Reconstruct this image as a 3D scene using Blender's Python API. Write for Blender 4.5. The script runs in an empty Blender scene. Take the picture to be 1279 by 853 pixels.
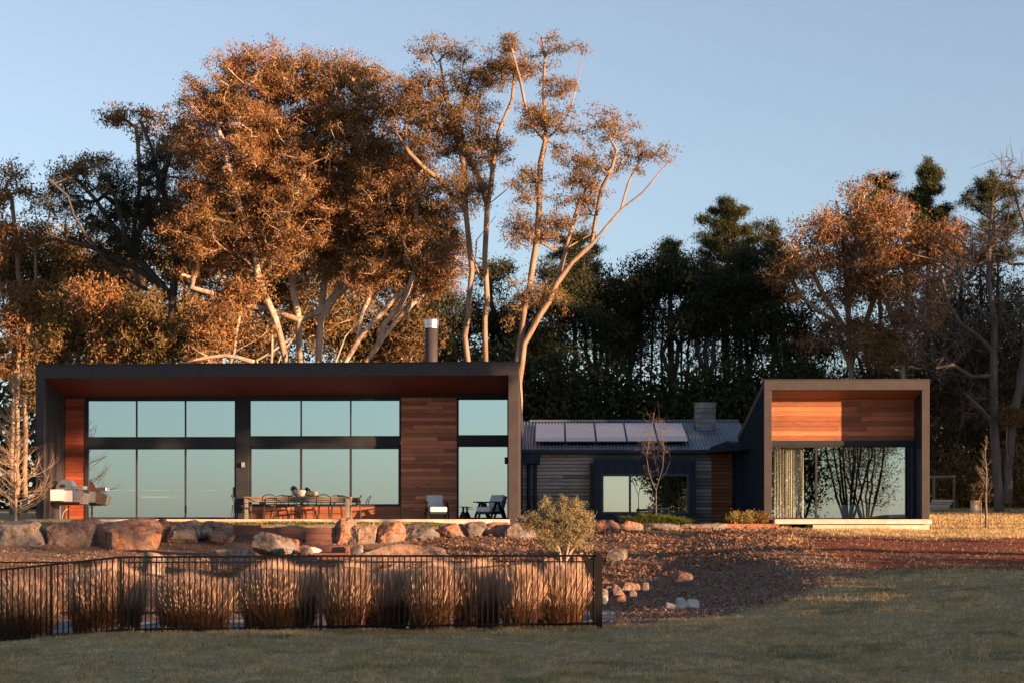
import bpy, math, random
import numpy as np
from mathutils import Vector, noise as mnoise
R = math.radians
random.seed(4); RNG = np.random.default_rng(7)
SC = bpy.context.scene; COL = SC.collection

# ------------------------------------------------------------------ camera, sky, sun, exposure
YAW = R(1.25); CZ = 0.08; FPX = 2300.0; HOR = 645.0
K = FPX/1300.0
def W(y): return y*K          # layout distances were estimated for a 36 mm lens; the lens is longer
cd = bpy.data.cameras.new("camera"); cam = bpy.data.objects.new("camera", cd); COL.objects.link(cam)
cam.location = (0, 0, CZ); cam.rotation_euler = (R(90), 0, YAW)
cd.sensor_width = 36; cd.lens = 36 * FPX / 1279; cd.shift_y = (HOR - 426.5) / 1279
cd.clip_start = .1; cd.clip_end = 6000
SC.camera = cam
SUN_AZ = R(-30.5)            # direction towards the sun, measured from +X
SUN_EL = R(6.0)
sd = Vector((math.cos(SUN_AZ) * math.cos(SUN_EL), math.sin(SUN_AZ) * math.cos(SUN_EL), math.sin(SUN_EL)))
wd_ = bpy.data.worlds.new("World"); SC.world = wd_; wd_.use_nodes = True
nt = wd_.node_tree
sky = nt.nodes.new("ShaderNodeTexSky"); sky.sky_type = 'NISHITA'; sky.sun_disc = False
sky.sun_elevation = SUN_EL; sky.sun_rotation = math.atan2(sd.x, sd.y)
sky.altitude = 600; sky.air_density = 1.0; sky.dust_density = 0.7; sky.ozone_density = 3.2
hsv = nt.nodes.new("ShaderNodeHueSaturation"); hsv.inputs["Saturation"].default_value = .60; hsv.inputs["Value"].default_value = 1.0
nt.links.new(sky.outputs[0], hsv.inputs["Color"]); nt.links.new(hsv.outputs[0], nt.nodes["Background"].inputs[0])
nt.nodes["Background"].inputs[1].default_value = 0.067
sl = bpy.data.lights.new("sun", 'SUN'); sl.energy = 4.5; sl.angle = R(.5); sl.color = (1.0, .56, .29)
so = bpy.data.objects.new("sun", sl); COL.objects.link(so)
so.rotation_euler = sd.to_track_quat('Z', 'Y').to_euler()
SC.view_settings.view_transform = 'Standard'; SC.view_settings.look = 'None'
SC.view_settings.gamma = 1.0; SC.view_settings.exposure = 2.15
SC.cycles.max_bounces = 6; SC.cycles.transparent_max_bounces = 12

# ------------------------------------------------------------------ helpers
def P(x, y, Y):
    """point of the place seen at photo pixel (x, y) at world depth Y -> (X, Y, Z)"""
    u = (x - 640.0) / FPX
    t = Y / (math.cos(YAW) + u * math.sin(YAW))
    return (t * (-math.sin(YAW) + u * math.cos(YAW)), Y, CZ + t * (HOR - y) / FPX)
def PX(x, Y): return P(x, 0, Y)[0]
def PZ(x, y, Y): return P(x, y, Y)[2]

def tag(o, label=None, cat=None, group=None, kind=None):
    if label: o["label"] = label
    if cat: o["category"] = cat
    if group: o["group"] = group
    if kind: o["kind"] = kind
    return o
def empty(name, loc, rz=0.0):
    o = bpy.data.objects.new(name, None); COL.objects.link(o)
    o.location = loc; o.rotation_euler = (0, 0, rz); o.empty_display_size = .3
    return o
def copy_tree(o, parent=None):
    c = o.copy(); COL.objects.link(c); c.parent = parent
    for ch in list(o.children): copy_tree(ch, c)
    return c

def root_off(p):
    off = Vector((0, 0, 0))
    while p is not None:
        off += p.location; p = p.parent
    return off

class MB:
    def __init__(s): s.v = []; s.f = []
    def box(s, x0, x1, y0, y1, z0, z1):
        n = len(s.v)
        s.v += [(x0,y0,z0),(x1,y0,z0),(x1,y1,z0),(x0,y1,z0),(x0,y0,z1),(x1,y0,z1),(x1,y1,z1),(x0,y1,z1)]
        s.f += [(n,n+3,n+2,n+1),(n+4,n+5,n+6,n+7),(n,n+1,n+5,n+4),(n+1,n+2,n+6,n+5),(n+2,n+3,n+7,n+6),(n+3,n,n+4,n+7)]
        return s
    def hexa(s, p):      # 8 points, bottom 4 ccw then top 4
        n = len(s.v); s.v += [tuple(q) for q in p]
        s.f += [(n,n+3,n+2,n+1),(n+4,n+5,n+6,n+7),(n,n+1,n+5,n+4),(n+1,n+2,n+6,n+5),(n+2,n+3,n+7,n+6),(n+3,n,n+4,n+7)]
        return s
    def prism_x(s, yz, x0, x1):
        n = len(s.v); k = len(yz)
        s.v += [(x0, a, b) for a, b in yz] + [(x1, a, b) for a, b in yz]
        s.f += [tuple(range(n, n+k)), tuple(range(n+2*k-1, n+k-1, -1))]
        for i in range(k): j = (i+1) % k; s.f.append((n+i, n+k+i, n+k+j, n+j))
        return s
    def tube(s, pts, rad, k=8, cap=True):
        pts = [Vector(p) for p in pts]; n0 = len(s.v)
        if not isinstance(rad, (list, tuple)): rad = [rad] * len(pts)
        up = Vector((0, 0, 1)); prev = None
        for i, p in enumerate(pts):
            d = (pts[min(i+1, len(pts)-1)] - pts[max(i-1, 0)]).normalized()
            if prev is None:
                a = d.cross(up) if abs(d.z) < .95 else d.cross(Vector((1, 0, 0)))
            else:
                a = prev - d * prev.dot(d)
            a.normalize(); prev = a; b = d.cross(a)
            for j in range(k):
                t = 2 * math.pi * j / k
                s.v.append(tuple(p + (a * math.cos(t) + b * math.sin(t)) * rad[i]))
        for i in range(len(pts)-1):
            for j in range(k):
                q = (j+1) % k
                s.f.append((n0+i*k+j, n0+i*k+q, n0+(i+1)*k+q, n0+(i+1)*k+j))
        if cap:
            s.f.append(tuple(range(n0+k-1, n0-1, -1))); e = n0+(len(pts)-1)*k
            s.f.append(tuple(range(e, e+k)))
        return s
    def lathe(s, prof, cx=0, cy=0, k=20):
        n0 = len(s.v)
        for r, z in prof:
            for j in range(k):
                t = 2*math.pi*j/k; s.v.append((cx + r*math.cos(t), cy + r*math.sin(t), z))
        for i in range(len(prof)-1):
            for j in range(k):
                q = (j+1) % k
                s.f.append((n0+i*k+j, n0+i*k+q, n0+(i+1)*k+q, n0+(i+1)*k+j))
        s.f.append(tuple(range(n0+k-1, n0-1, -1))); e = n0+(len(prof)-1)*k
        s.f.append(tuple(range(e, e+k)))
        return s
    def build(s, name, mat, parent=None, smooth=False, bevel=0, local=False, origin=None):
        me = bpy.data.meshes.new(name)
        off = Vector((0, 0, 0))
        o = bpy.data.objects.new(name, me); COL.objects.link(o)
        if parent is not None:
            o.parent = parent
            if not local: off = root_off(parent)
        elif origin is not None:
            off = Vector(origin); o.location = off
        me.from_pydata([(a-off.x, b-off.y, c-off.z) for a, b, c in s.v], [], s.f)
        if smooth: me.polygons.foreach_set("use_smooth", [True]*len(me.polygons))
        me.materials.append(mat); me.update()
        if bevel:
            m = o.modifiers.new("bevel", 'BEVEL'); m.width = bevel; m.segments = 2; m.limit_method = 'ANGLE'
        return o

def np_mesh(name, V, F, mat, parent=None, smooth=False, origin=None, F2=None):
    """V (n,3); F (m,k) one polygon size; F2 another size"""
    me = bpy.data.meshes.new(name); V = np.asarray(V, dtype=np.float32)
    off = np.zeros(3, np.float32)
    o = bpy.data.objects.new(name, me); COL.objects.link(o)
    if parent is not None: o.parent = parent; off = np.array(root_off(parent), np.float32)
    elif origin is not None: off = np.array(origin, np.float32); o.location = origin
    V = V - off
    Fs = [np.asarray(F, np.int32)] + ([np.asarray(F2, np.int32)] if F2 is not None else [])
    loops = np.concatenate([f.ravel() for f in Fs])
    starts = []; s = 0
    for f in Fs:
        starts.append(s + np.arange(len(f)) * f.shape[1]); s += f.size
    starts = np.concatenate(starts).astype(np.int32)
    me.vertices.add(len(V)); me.vertices.foreach_set("co", V.ravel())
    me.loops.add(len(loops)); me.loops.foreach_set("vertex_index", loops)
    me.polygons.add(len(starts)); me.polygons.foreach_set("loop_start", starts)
    me.update(calc_edges=True)
    if smooth: me.polygons.foreach_set("use_smooth", np.ones(len(starts), bool))
    me.materials.append(mat)
    return o

# ------------------------------------------------------------------ materials
def mat_new(name):
    m = bpy.data.materials.new(name); m.use_nodes = True
    t = m.node_tree; b = t.nodes["Principled BSDF"]; return m, t, b
def N(t, kind, **kw):
    n = t.nodes.new(kind)
    for k, v in kw.items(): setattr(n, k, v)
    return n
def ramp(t, fac, stops):
    r = N(t, "ShaderNodeValToRGB"); e = r.color_ramp.elements
    while len(e) < len(stops): e.new(.5)
    for i, (p, c) in enumerate(stops): e[i].position = p; e[i].color = (*c, 1)
    t.links.new(fac, r.inputs[0]); return r.outputs[0]
def mixc(t, fac, a, b, mode='MIX'):
    m = N(t, "ShaderNodeMix", data_type='RGBA', blend_type=mode)
    for i, v in ((0, fac), (6, a), (7, b)):
        if isinstance(v, (int, float)): m.inputs[i].default_value = v
        elif isinstance(v, tuple): m.inputs[i].default_value = (*v, 1)
        else: t.links.new(v, m.inputs[i])
    return m.outputs[2]
def noise_tex(t, scale, detail=4, coord='Object', stretch=None, rough=.55):
    c = N(t, "ShaderNodeTexCoord"); n = N(t, "ShaderNodeTexNoise")
    n.inputs["Scale"].default_value = scale; n.inputs["Detail"].default_value = detail
    n.inputs["Roughness"].default_value = rough
    if stretch:
        mp = N(t, "ShaderNodeMapping"); mp.inputs["Scale"].default_value = stretch
        t.links.new(c.outputs[coord], mp.inputs[0]); t.links.new(mp.outputs[0], n.inputs[0])
    else: t.links.new(c.outputs[coord], n.inputs[0])
    return n.outputs[0]
def bump(t, b, h, strength=.3, dist=.02):
    n = N(t, "ShaderNodeBump"); n.inputs["Strength"].default_value = strength; n.inputs["Distance"].default_value = dist
    t.links.new(h, n.inputs["Height"]); t.links.new(n.outputs[0], b.inputs["Normal"])

def m_paint(name, col, rough=.45, var=.15, metallic=0.0):
    m, t, b = mat_new(name)
    n = noise_tex(t, 3.0, 6)
    c = ramp(t, n, [(.3, tuple(v*(1-var) for v in col)), (.7, tuple(min(1, v*(1+var)) for v in col))])
    t.links.new(c, b.inputs["Base Color"])
    r = N(t, "ShaderNodeMapRange"); r.inputs[3].default_value = rough-.08; r.inputs[4].default_value = rough+.1
    t.links.new(noise_tex(t, 9, 3), r.inputs[0]); t.links.new(r.outputs[0], b.inputs["Roughness"])
    b.inputs["Metallic"].default_value = metallic; b.inputs["Specular IOR Level"].default_value = .2
    return m
def m_wood(name, dark, light, along='x', rough=.6, per_board=.5, spec=.3):
    m, t, b = mat_new(name)
    st = {'x': (1.2, 20, 28), 'z': (20, 20, 1.2), 'y': (20, 1.2, 28)}[along]
    g = noise_tex(t, 2.2, 8, stretch=st)
    inf = N(t, "ShaderNodeObjectInfo")
    # shift the grain for each board
    base = ramp(t, g, [(.25, dark), (.62, light), (.85, tuple(v*.8 for v in light))])
    h = N(t, "ShaderNodeHueSaturation")
    mr = N(t, "ShaderNodeMapRange"); mr.inputs[3].default_value = 1-per_board*.55; mr.inputs[4].default_value = 1+per_board*.55
    t.links.new(inf.outputs["Random"], mr.inputs[0]); t.links.new(mr.outputs[0], h.inputs["Value"])
    t.links.new(base, h.inputs["Color"])
    blot = noise_tex(t, 1.1, 3)
    c = mixc(t, mr_fac(t, blot, .5, .8, 0, .35), h.outputs[0], tuple(v*.55 for v in dark))
    t.links.new(c, b.inputs["Base Color"]); b.inputs["Roughness"].default_value = rough
    b.inputs["Specular IOR Level"].default_value = spec
    bump(t, b, g, .25, .004)
    return m
def mr_fac(t, v, a, b_, c, d):
    r = N(t, "ShaderNodeMapRange")
    for i, q in ((1, a), (2, b_), (3, c), (4, d)): r.inputs[i].default_value = q
    t.links.new(v, r.inputs[0]); return r.outputs[0]
def m_leaf(name, cols, trans=.35, pscale=.55, pamt=.6, rough=.7, patch=None, spec=.12):
    """cols: list of colours picked at random for each leaf"""
    m, t, b = mat_new(name)
    g = N(t, "ShaderNodeNewGeometry")
    st = [(i/(len(cols)), c) for i, c in enumerate(cols)]
    c = ramp(t, g.outputs["Random Per Island"], st)
    big = noise_tex(t, pscale, 5)
    c = mixc(t, mr_fac(t, big, .4, .62, 0, pamt), c, patch or cols[0])
    t.links.new(c, b.inputs["Base Color"]); b.inputs["Roughness"].default_value = rough
    b.inputs["Specular IOR Level"].default_value = spec
    tr = N(t, "ShaderNodeBsdfTranslucent"); t.links.new(c, tr.inputs[0])
    mx = N(t, "ShaderNodeMixShader"); mx.inputs[0].default_value = trans
    t.links.new(b.outputs[0], mx.inputs[1]); t.links.new(tr.outputs[0], mx.inputs[2])
    t.links.new(mx.outputs[0], t.nodes["Material Output"].inputs[0])
    return m
def m_bark(name, a, b_, c=None, scale=2.5):
    m, t, b = mat_new(name)
    n = noise_tex(t, scale, 8, stretch=(3, 3, .5))
    n2 = noise_tex(t, 1.2, 4, stretch=(1.5, 1.5, .35))
    base = ramp(t, n, [(.3, a), (.7, b_)])
    base = mixc(t, mr_fac(t, n2, .5, .62, 0, .8), base, c or a)
    t.links.new(base, b.inputs["Base Color"]); b.inputs["Roughness"].default_value = .8
    bump(t, b, n, .5, .03)
    return m
def m_glass(name, refl, tint=(.86, .97, .95)):
    m, t, b = mat_new(name); t.nodes.remove(b)
    gl = N(t, "ShaderNodeBsdfGlossy"); gl.inputs["Roughness"].default_value = .0; gl.inputs[0].default_value = (*tint, 1)
    tr = N(t, "ShaderNodeBsdfTransparent"); tr.inputs[0].default_value = (.85, .92, .90, 1)
    fr = N(t, "ShaderNodeFresnel"); fr.inputs[0].default_value = 1.5
    mr = N(t, "ShaderNodeMapRange"); mr.inputs[3].default_value = refl; mr.inputs[4].default_value = 1.0
    t.links.new(fr.outputs[0], mr.inputs[0])
    n = noise_tex(t, .7, 1)
    bp = N(t, "ShaderNodeBump"); bp.inputs["Strength"].default_value = .04; bp.inputs["Distance"].default_value = .02
    t.links.new(n, bp.inputs["Height"]); t.links.new(bp.outputs[0], gl.inputs["Normal"])
    mx = N(t, "ShaderNodeMixShader"); t.links.new(mr.outputs[0], mx.inputs[0])
    t.links.new(tr.outputs[0], mx.inputs[1]); t.links.new(gl.outputs[0], mx.inputs[2])
    g = N(t, "ShaderNodeNewGeometry"); clear = N(t, "ShaderNodeBsdfTransparent"); m2 = N(t, "ShaderNodeMixShader")
    t.links.new(g.outputs["Backfacing"], m2.inputs[0]); t.links.new(mx.outputs[0], m2.inputs[1]); t.links.new(clear.outputs[0], m2.inputs[2])
    t.links.new(m2.outputs[0], t.nodes["Material Output"].inputs[0])   # one coated face, the far face of the sheet is clear
    return m

M = {}
M['steel'] = m_paint('dark_steel', (.044, .040, .044), .55)
M['frame'] = m_paint('window_frame_paint', (.022, .025, .031), .5)
M['navy'] = m_paint('navy_cladding', (.016, .026, .046), .5)
M['wframe'] = m_paint('window_frame_grey', (.055, .075, .10), .5)
M['fence'] = m_paint('fence_black', (.004, .004, .004), .6)
M['clad'] = m_wood('red_cladding', (.20, .07, .034), (.42, .155, .075), per_board=.7)
M['clad_shaded'] = m_wood('shaded_red_cladding', (.13, .03, .014), (.28, .065, .028), per_board=.7)  # same red cladding under less light, the shade put into its colour
M['clad2'] = m_wood('brown_cladding', (.20, .07, .036), (.52, .195, .10), per_board=.8)
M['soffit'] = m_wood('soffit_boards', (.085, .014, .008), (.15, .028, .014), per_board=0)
M['grey'] = m_wood('weathered_boards', (.10, .094, .092), (.36, .335, .32), per_board=.95)
M['orange_lit_wall'] = m_wood('orange_lit_boards', (.13, .045, .012), (.26, .1, .03))  # cottage end wall boards, the orange light on them put into the colour
M['tabletop'] = m_wood('table_timber', (.10, .08, .065), (.20, .165, .135), per_board=.1)
M['sleeper'] = m_wood('retaining_sleeper', (.075, .035, .03), (.16, .075, .06), per_board=.6)
M['post_wood'] = m_wood('pale_post', (.4, .3, .2), (.7, .56, .4), along='z', per_board=.1)
M['concrete'] = m_paint('concrete', (.48, .42, .38), .8, .2)
M['paving'] = m_paint('pale_paving', (.13, .135, .15), .8, .25)
M['brickedge'] = m_paint('red_edging', (.30, .10, .06), .8, .35)
M['galv'] = m_paint('galvanised', (.13, .15, .19), .42, .2, .3)
M['panel'] = m_paint('solar_glass', (.56, .42, .38), .25, .06, .9)
M['alu'] = m_paint('aluminium', (.6, .6, .6), .35, .1, .8)
M['chimney'] = m_paint('grey_block', (.13, .14, .15), .85, .4)
M['white'] = m_paint('white_enamel', (.75, .74, .70), .35, .04)
M['steel_bright'] = m_paint('brushed_steel', (.5, .49, .47), .28, .1, .9)
M['black'] = m_paint('black_metal', (.015, .015, .017), .4)
M['cushion'] = m_paint('pale_cushion', (.55, .56, .60), .9, .05)
M['red'] = m_paint('red_knob', (.6, .03, .02), .35)
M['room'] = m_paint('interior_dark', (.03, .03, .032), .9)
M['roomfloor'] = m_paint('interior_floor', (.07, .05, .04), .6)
M['blind'] = m_paint('pale_blind', (.50, .56, .50), .8, .05)
M['bowl'] = m_paint('stoneware', (.5, .42, .34), .7, .25)
M['white_stone'] = m_paint('white_stone', (.55, .5, .45), .85, .3)
M['glass'] = m_glass('coated_glass', .70, (.74, .90, .98))
M['glass_pav'] = m_glass('pavilion_glass', .42, (.85, .96, .95))
M['glass_cot'] = m_glass('cottage_glass', .62, (.9, .97, .94))

m, t, b = mat_new('curtain'); b.inputs["Base Color"].default_value = (.85, .80, .70, 1); b.inputs["Roughness"].default_value = .9
M['curtain'] = m
m, t, b = mat_new('curtain_blue'); b.inputs["Base Color"].default_value = (.85, .88, .92, 1); b.inputs["Roughness"].default_value = .9
M['curtain2'] = m

def m_rock(name, a, b_, c):
    m, t, b = mat_new(name)
    inf = N(t, "ShaderNodeObjectInfo")
    n = noise_tex(t, 4.5, 12, rough=.75); n2 = noise_tex(t, 2.4, 8, rough=.7); n3 = noise_tex(t, 22, 8, rough=.75)
    base = ramp(t, n, [(.40, a), (.5, b_), (.62, tuple(v*1.35 for v in b_))])
    f = mr_fac(t, n2, .5, .56, 0, .9)
    base = mixc(t, f, base, c)
    base = mixc(t, mr_fac(t, n3, .5, .68, 0, .75), base, tuple(v*.35 for v in a))
    base = mixc(t, mr_fac(t, noise_tex(t, 9, 8, rough=.8), .56, .66, 0, .7), base, tuple(min(1, v*2.2) for v in c))
    h = N(t, "ShaderNodeHueSaturation"); t.links.new(mr_fac(t, inf.outputs["Random"], 0, 1, .75, 1.25), h.inputs["Value"])
    t.links.new(mr_fac(t, inf.outputs["Random"], 0, 1, .7, 1.1), h.inputs["Saturation"])
    t.links.new(base, h.inputs["Color"]); t.links.new(h.outputs[0], b.inputs["Base Color"])
    b.inputs["Roughness"].default_value = .85
    mx = mixc(t, .5, n, n3); bump(t, b, mx, 1.0, .12)
    return m
M['rock_red'] = m_rock('red_rock', (.11, .052, .036), (.32, .155, .095), (.20, .15, .125))
M['rock_grey'] = m_rock('grey_rock', (.075, .055, .045), (.20, .15, .115), (.21, .20, .20))
M['rock_pale'] = m_rock('pale_rock', (.14, .08, .05), (.32, .20, .135), (.24, .20, .17))

M['bark_pale'] = m_bark('pale_gum_bark', (.30, .22, .16), (.50, .39, .30), (.20, .13, .09))
M['bark_brown'] = m_bark('brown_gum_bark', (.18, .11, .07), (.33, .22, .145), (.11, .07, .045))
M['bark_dark'] = m_bark('dark_bark', (.035, .028, .022), (.075, .06, .05))
M['bark_grey'] = m_bark('grey_bark', (.06, .05, .045), (.13, .11, .095), (.05, .042, .035))
M['twig_pale'] = m_bark('pale_twigs', (.26, .18, .12), (.40, .29, .20))
M['twig_grey'] = m_bark('grey_twigs', (.06, .048, .048), (.12, .095, .09))
M['leaf_gum'] = m_leaf('gum_leaves', [(.12, .105, .04), (.33, .14, .055), (.17, .13, .045), (.40, .175, .075), (.12, .115, .042), (.26, .125, .045), (.10, .10, .035)], trans=.28, pscale=.4, pamt=.55, patch=(.26, .11, .045))
M['leaf_gum2'] = m_leaf('gum_leaves_sparse', [(.12, .115, .045), (.27, .125, .06), (.13, .12, .045), (.32, .15, .075), (.10, .11, .045), (.16, .14, .055)], trans=.28, pamt=.5, patch=(.20, .11, .05))
M['leaf_gumg'] = m_leaf('gum_leaves_green', [(.08, .08, .025), (.19, .11, .035), (.12, .10, .03), (.24, .13, .045)], trans=.28, patch=(.09, .08, .025))
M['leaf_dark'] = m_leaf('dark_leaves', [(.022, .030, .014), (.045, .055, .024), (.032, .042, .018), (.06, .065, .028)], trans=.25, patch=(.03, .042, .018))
M['leaf_brown'] = m_leaf('brown_leaves', [(0.076, 0.054, 0.027), (0.141, 0.086, 0.038), (0.097, 0.076, 0.033), (0.173, 0.108, 0.054)], patch=(0.076, 0.065, 0.033))
M['needle'] = m_leaf('pine_needles', [(0.024, 0.036, 0.014), (0.048, 0.060, 0.020), (0.036, 0.048, 0.016), (0.072, 0.072, 0.024)], trans=.2, patch=(0.032, 0.044, 0.016))
M['leaf_olive'] = m_leaf('olive_leaves', [(.20, .19, .10), (.34, .30, .17), (.26, .24, .12), (.12, .13, .06)], trans=.3, patch=(.22, .19, .09))
M['leaf_yellow'] = m_leaf('yellow_shrub_leaves', [(.30, .24, .07), (.20, .19, .05), (.36, .26, .10)], patch=(.24, .2, .06))
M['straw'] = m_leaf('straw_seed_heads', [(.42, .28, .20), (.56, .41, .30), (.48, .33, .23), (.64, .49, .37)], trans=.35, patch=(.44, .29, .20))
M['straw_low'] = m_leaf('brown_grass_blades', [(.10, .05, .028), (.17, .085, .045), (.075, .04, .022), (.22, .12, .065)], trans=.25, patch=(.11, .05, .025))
M['tuft'] = m_leaf('green_tufts', [(.06, .09, .02), (.11, .13, .03), (.08, .11, .025)], trans=.3, patch=(.07, .1, .02))
M['chips'] = m_leaf('mulch_chips', [(.16, .105, .075), (.34, .235, .17), (.23, .155, .11), (.52, .40, .31), (.32, .17, .11)], trans=.0, patch=(.25, .16, .11), rough=.9)
M['litter'] = m_leaf('dry_leaf_litter', [(.30, .17, .105), (.18, .10, .065), (.44, .29, .19), (.24, .13, .08), (.14, .09, .06)], trans=.15, pscale=1.6, patch=(.20, .12, .08), rough=.8)

# ------------------------------------------------------------------ ground
YK = np.array([-4000, -300, -40, 0, 10, 14, 17, 19, 22.8, 25, 28, 31.2, 31.8, 32.4, 34, 38, 50, 70, 120, 400, 4000], float)
YK = np.where(YK > 0, YK*K, YK)
PROF = {
 -60: [-30, -12, -4, -2.2, -1.95, -1.95, -2.0, -2.15, -2.2, -1.9, -1.4, -.95, -.55, -.15, -.12, -.1, .2, .6, 1, 3, 3],
 -9:  [-30, -12, -4, -2.0, -1.85, -1.85, -1.95, -2.1, -2.15, -1.85, -1.35, -.92, -.55, -.14, -.12, -.1, .2, .6, 1, 3, 3],
 -6.5:[-30, -12, -4, -1.9, -1.75, -1.75, -1.78, -2.0, -2.12, -1.8, -1.3, -.88, -.5, -.13, -.12, -.1, .2, .6, 1, 3, 3],
 -1:  [-30, -12, -4, -1.9, -1.74, -1.73, -1.76, -1.95, -2.1, -1.75, -1.15, -.62, -.4, -.25, -.2, -.12, .3, .7, 1, 3, 3],
 3:   [-30, -12, -4, -1.9, -1.73, -1.68, -1.66, -1.72, -1.72, -1.5, -.95, -.36, -.30, -.27, -.22, -.12, .4, .8, 1, 3, 3],
 6:   [-30, -12, -4, -1.85, -1.68, -1.56, -1.45, -1.38, -1.15, -.95, -.62, -.34, -.32, -.30, -.27, -.15, .45, .9, 1, 3, 3],
 9:   [-30, -12, -4, -1.8, -1.62, -1.45, -1.32, -1.2, -1.0, -.85, -.6, -.37, -.36, -.35, -.33, -.18, .5, .9, 1, 3, 3],
 14:  [-30, -12, -4, -1.6, -1.45, -1.35, -1.22, -1.1, -.95, -.8, -.6, -.4, -.38, -.37, -.33, -.18, .5, .9, 1, 3, 3],
 24:  [-30, -12, -4, .4, -.5, -.6, -.6, -.6, -.6, -.6, -.5, -.4, -.38, -.37, -.33, -.15, .5, .9, 1, 3, 3],
 60:  [-30, -12, -4, .4, -.3, -.4, -.4, -.4, -.4, -.4, -.3, -.25, -.2, -.2, -.1, .1, .6, 1, 1.2, 3, 3]}
XK = np.array(sorted(PROF)); TAB = np.array([PROF[k] for k in XK], float)
def ground_z(X, Y):
    X = np.atleast_1d(np.asarray(X, float)); Y = np.atleast_1d(np.asarray(Y, float))
    xi = np.clip(np.searchsorted(XK, X) - 1, 0, len(XK)-2)
    f = np.clip((X - XK[xi]) / (XK[xi+1] - XK[xi]), 0, 1); f = f*f*(3-2*f)
    yi = np.clip(np.searchsorted(YK, Y) - 1, 0, len(YK)-2)
    g = np.clip((Y - YK[yi]) / (YK[yi+1] - YK[yi]), 0, 1)
    a = TAB[xi, yi]*(1-g) + TAB[xi, yi+1]*g; b_ = TAB[xi+1, yi]*(1-g) + TAB[xi+1, yi+1]*g
    z = a*(1-f) + b_*f
    fade = np.clip((120-np.abs(Y))/80, 0, 1)
    z += fade*(.035*np.sin(X*1.3+Y*.7) * np.sin(Y*1.1-X*.4) + .018*np.sin(X*3.7+1+Y)*np.sin(Y*3.1+X*1.7))
    return z
def gz(x, y): return float(ground_z(x, y)[0])

def wob(X, Y, s=1.0): return .55*np.sin(X*1.1*s+Y*.6*s) + .3*np.sin(X*2.7*s-Y*2.1*s+1) + .15*np.sin(X*6.1*s+Y*5.3*s)
def masks(X, Y):
    Y = Y/K
    w_ = wob(X, Y)
    # lawn / mulch border on the near side
    yb = np.interp(X, [-60, -7, 1.0, 1.6, 3.5, 6, 7.5, 9, 60], [18.2, 18.2, 18.2, 17.8, 19.3, 21.5, 23, 24, 24]) + .35*w_
    mul = np.clip((Y-yb)/1.6+.5, 0, 1) * np.clip((8.2 + .7*w_ - X)/.8, 0, 1)
    mul *= np.clip((32.2 - Y)/.3, 0, 1)
    sb = np.interp(X, [6, 9, 13, 18, 60], [23.2, 22.2, 20.5, 19, 18]) + .5*w_
    st = np.interp(X, [6, 8, 12, 18, 60], [30.5, 29.6, 29.2, 29.5, 30]) + .5*w_
    soil = np.clip((Y-sb)/.9+.5, 0, 1) * np.clip((st-Y)/.9+.5, 0, 1) * np.clip((X-6.2-.4*w_)/1.0, 0, 1)
    mul = mul*(1-soil)
    return mul, soil

xs = np.concatenate([[-4000, -900, -300, -120, -70, -45, -32, -26], np.arange(-22, 22.01, .24), [26, 32, 45, 70, 120, 300, 900, 4000]])
ys = np.concatenate([[-4000, -900, -300, -120, -60, -40, -25, -15, -8, -3, 0, 3, 6], np.arange(13, 72, .33), np.arange(72, 135, 2.0), [140, 160, 200, 300, 500, 1500, 4500]])
GX, GY = np.meshgrid(xs, ys); GZ = ground_z(GX.ravel(), GY.ravel())
nx, ny = len(xs), len(ys)
idx = (np.arange(ny-1)[:, None]*nx + np.arange(nx-1)[None]).ravel()
F = np.stack([idx, idx+1, idx+nx+1, idx+nx], 1)
m, t, b = mat_new('ground')
at1 = N(t, "ShaderNodeAttribute", attribute_name='mulch'); at2 = N(t, "ShaderNodeAttribute", attribute_name='soil')
n1 = noise_tex(t, 18, 8, rough=.7); n2 = noise_tex(t, .45, 5); n3 = noise_tex(t, 60, 4)
grass = ramp(t, n1, [(.3, (.12, .095, .045)), (.5, (.32, .25, .13)), (.72, (.56, .45, .25))])
grass = mixc(t, mr_fac(t, n2, .5, .68, 0, .75), grass, (.045, .06, .018))
grass = mixc(t, mr_fac(t, noise_tex(t, 1.6, 8, rough=.7), .5, .66, 0, .8), grass, (.34, .28, .18))
mulc = ramp(t, n1, [(.3, (.07, .045, .032)), (.5, (.17, .115, .085)), (.7, (.30, .21, .155))])
mulc = mixc(t, mr_fac(t, n2, .45, .6, 0, .5), mulc, (.14, .08, .06))
soilc = ramp(t, noise_tex(t, 7, 10, rough=.7), [(.3, (.11, .035, .02)), (.55, (.22, .075, .04)), (.75, (.30, .12, .07))])
def edge(a):   # break the border up with noise
    ad = N(t, "ShaderNodeMath", operation='ADD'); t.links.new(a.outputs["Fac"], ad.inputs[0]); 
    sb_ = N(t, "ShaderNodeMath", operation='SUBTRACT'); t.links.new(n1, sb_.inputs[0]); sb_.inputs[1].default_value = .5
    t.links.new(sb_.outputs[0], ad.inputs[1]); return mr_fac(t, ad.outputs[0], .35, .65, 0, 1)
c = mixc(t, edge(at1), grass, mulc); c = mixc(t, edge(at2), c, soilc)
t.links.new(c, b.inputs["Base Color"]); b.inputs["Roughness"].default_value = .95; b.inputs["Specular IOR Level"].default_value = .1
bump(t, b, mixc(t, .5, n1, n3), .9, .05)
M['ground'] = m
gnd = np_mesh('ground', np.stack([GX.ravel(), GY.ravel(), GZ], 1), F, M['ground'], smooth=True)
mu, so_ = masks(GX.ravel(), GY.ravel())
for nm, arr in (('mulch', mu), ('soil', so_)):
    a = gnd.data.attributes.new(nm, 'FLOAT', 'POINT'); a.data.foreach_set('value', arr.astype(np.float32))
tag(gnd, kind='structure')

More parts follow.
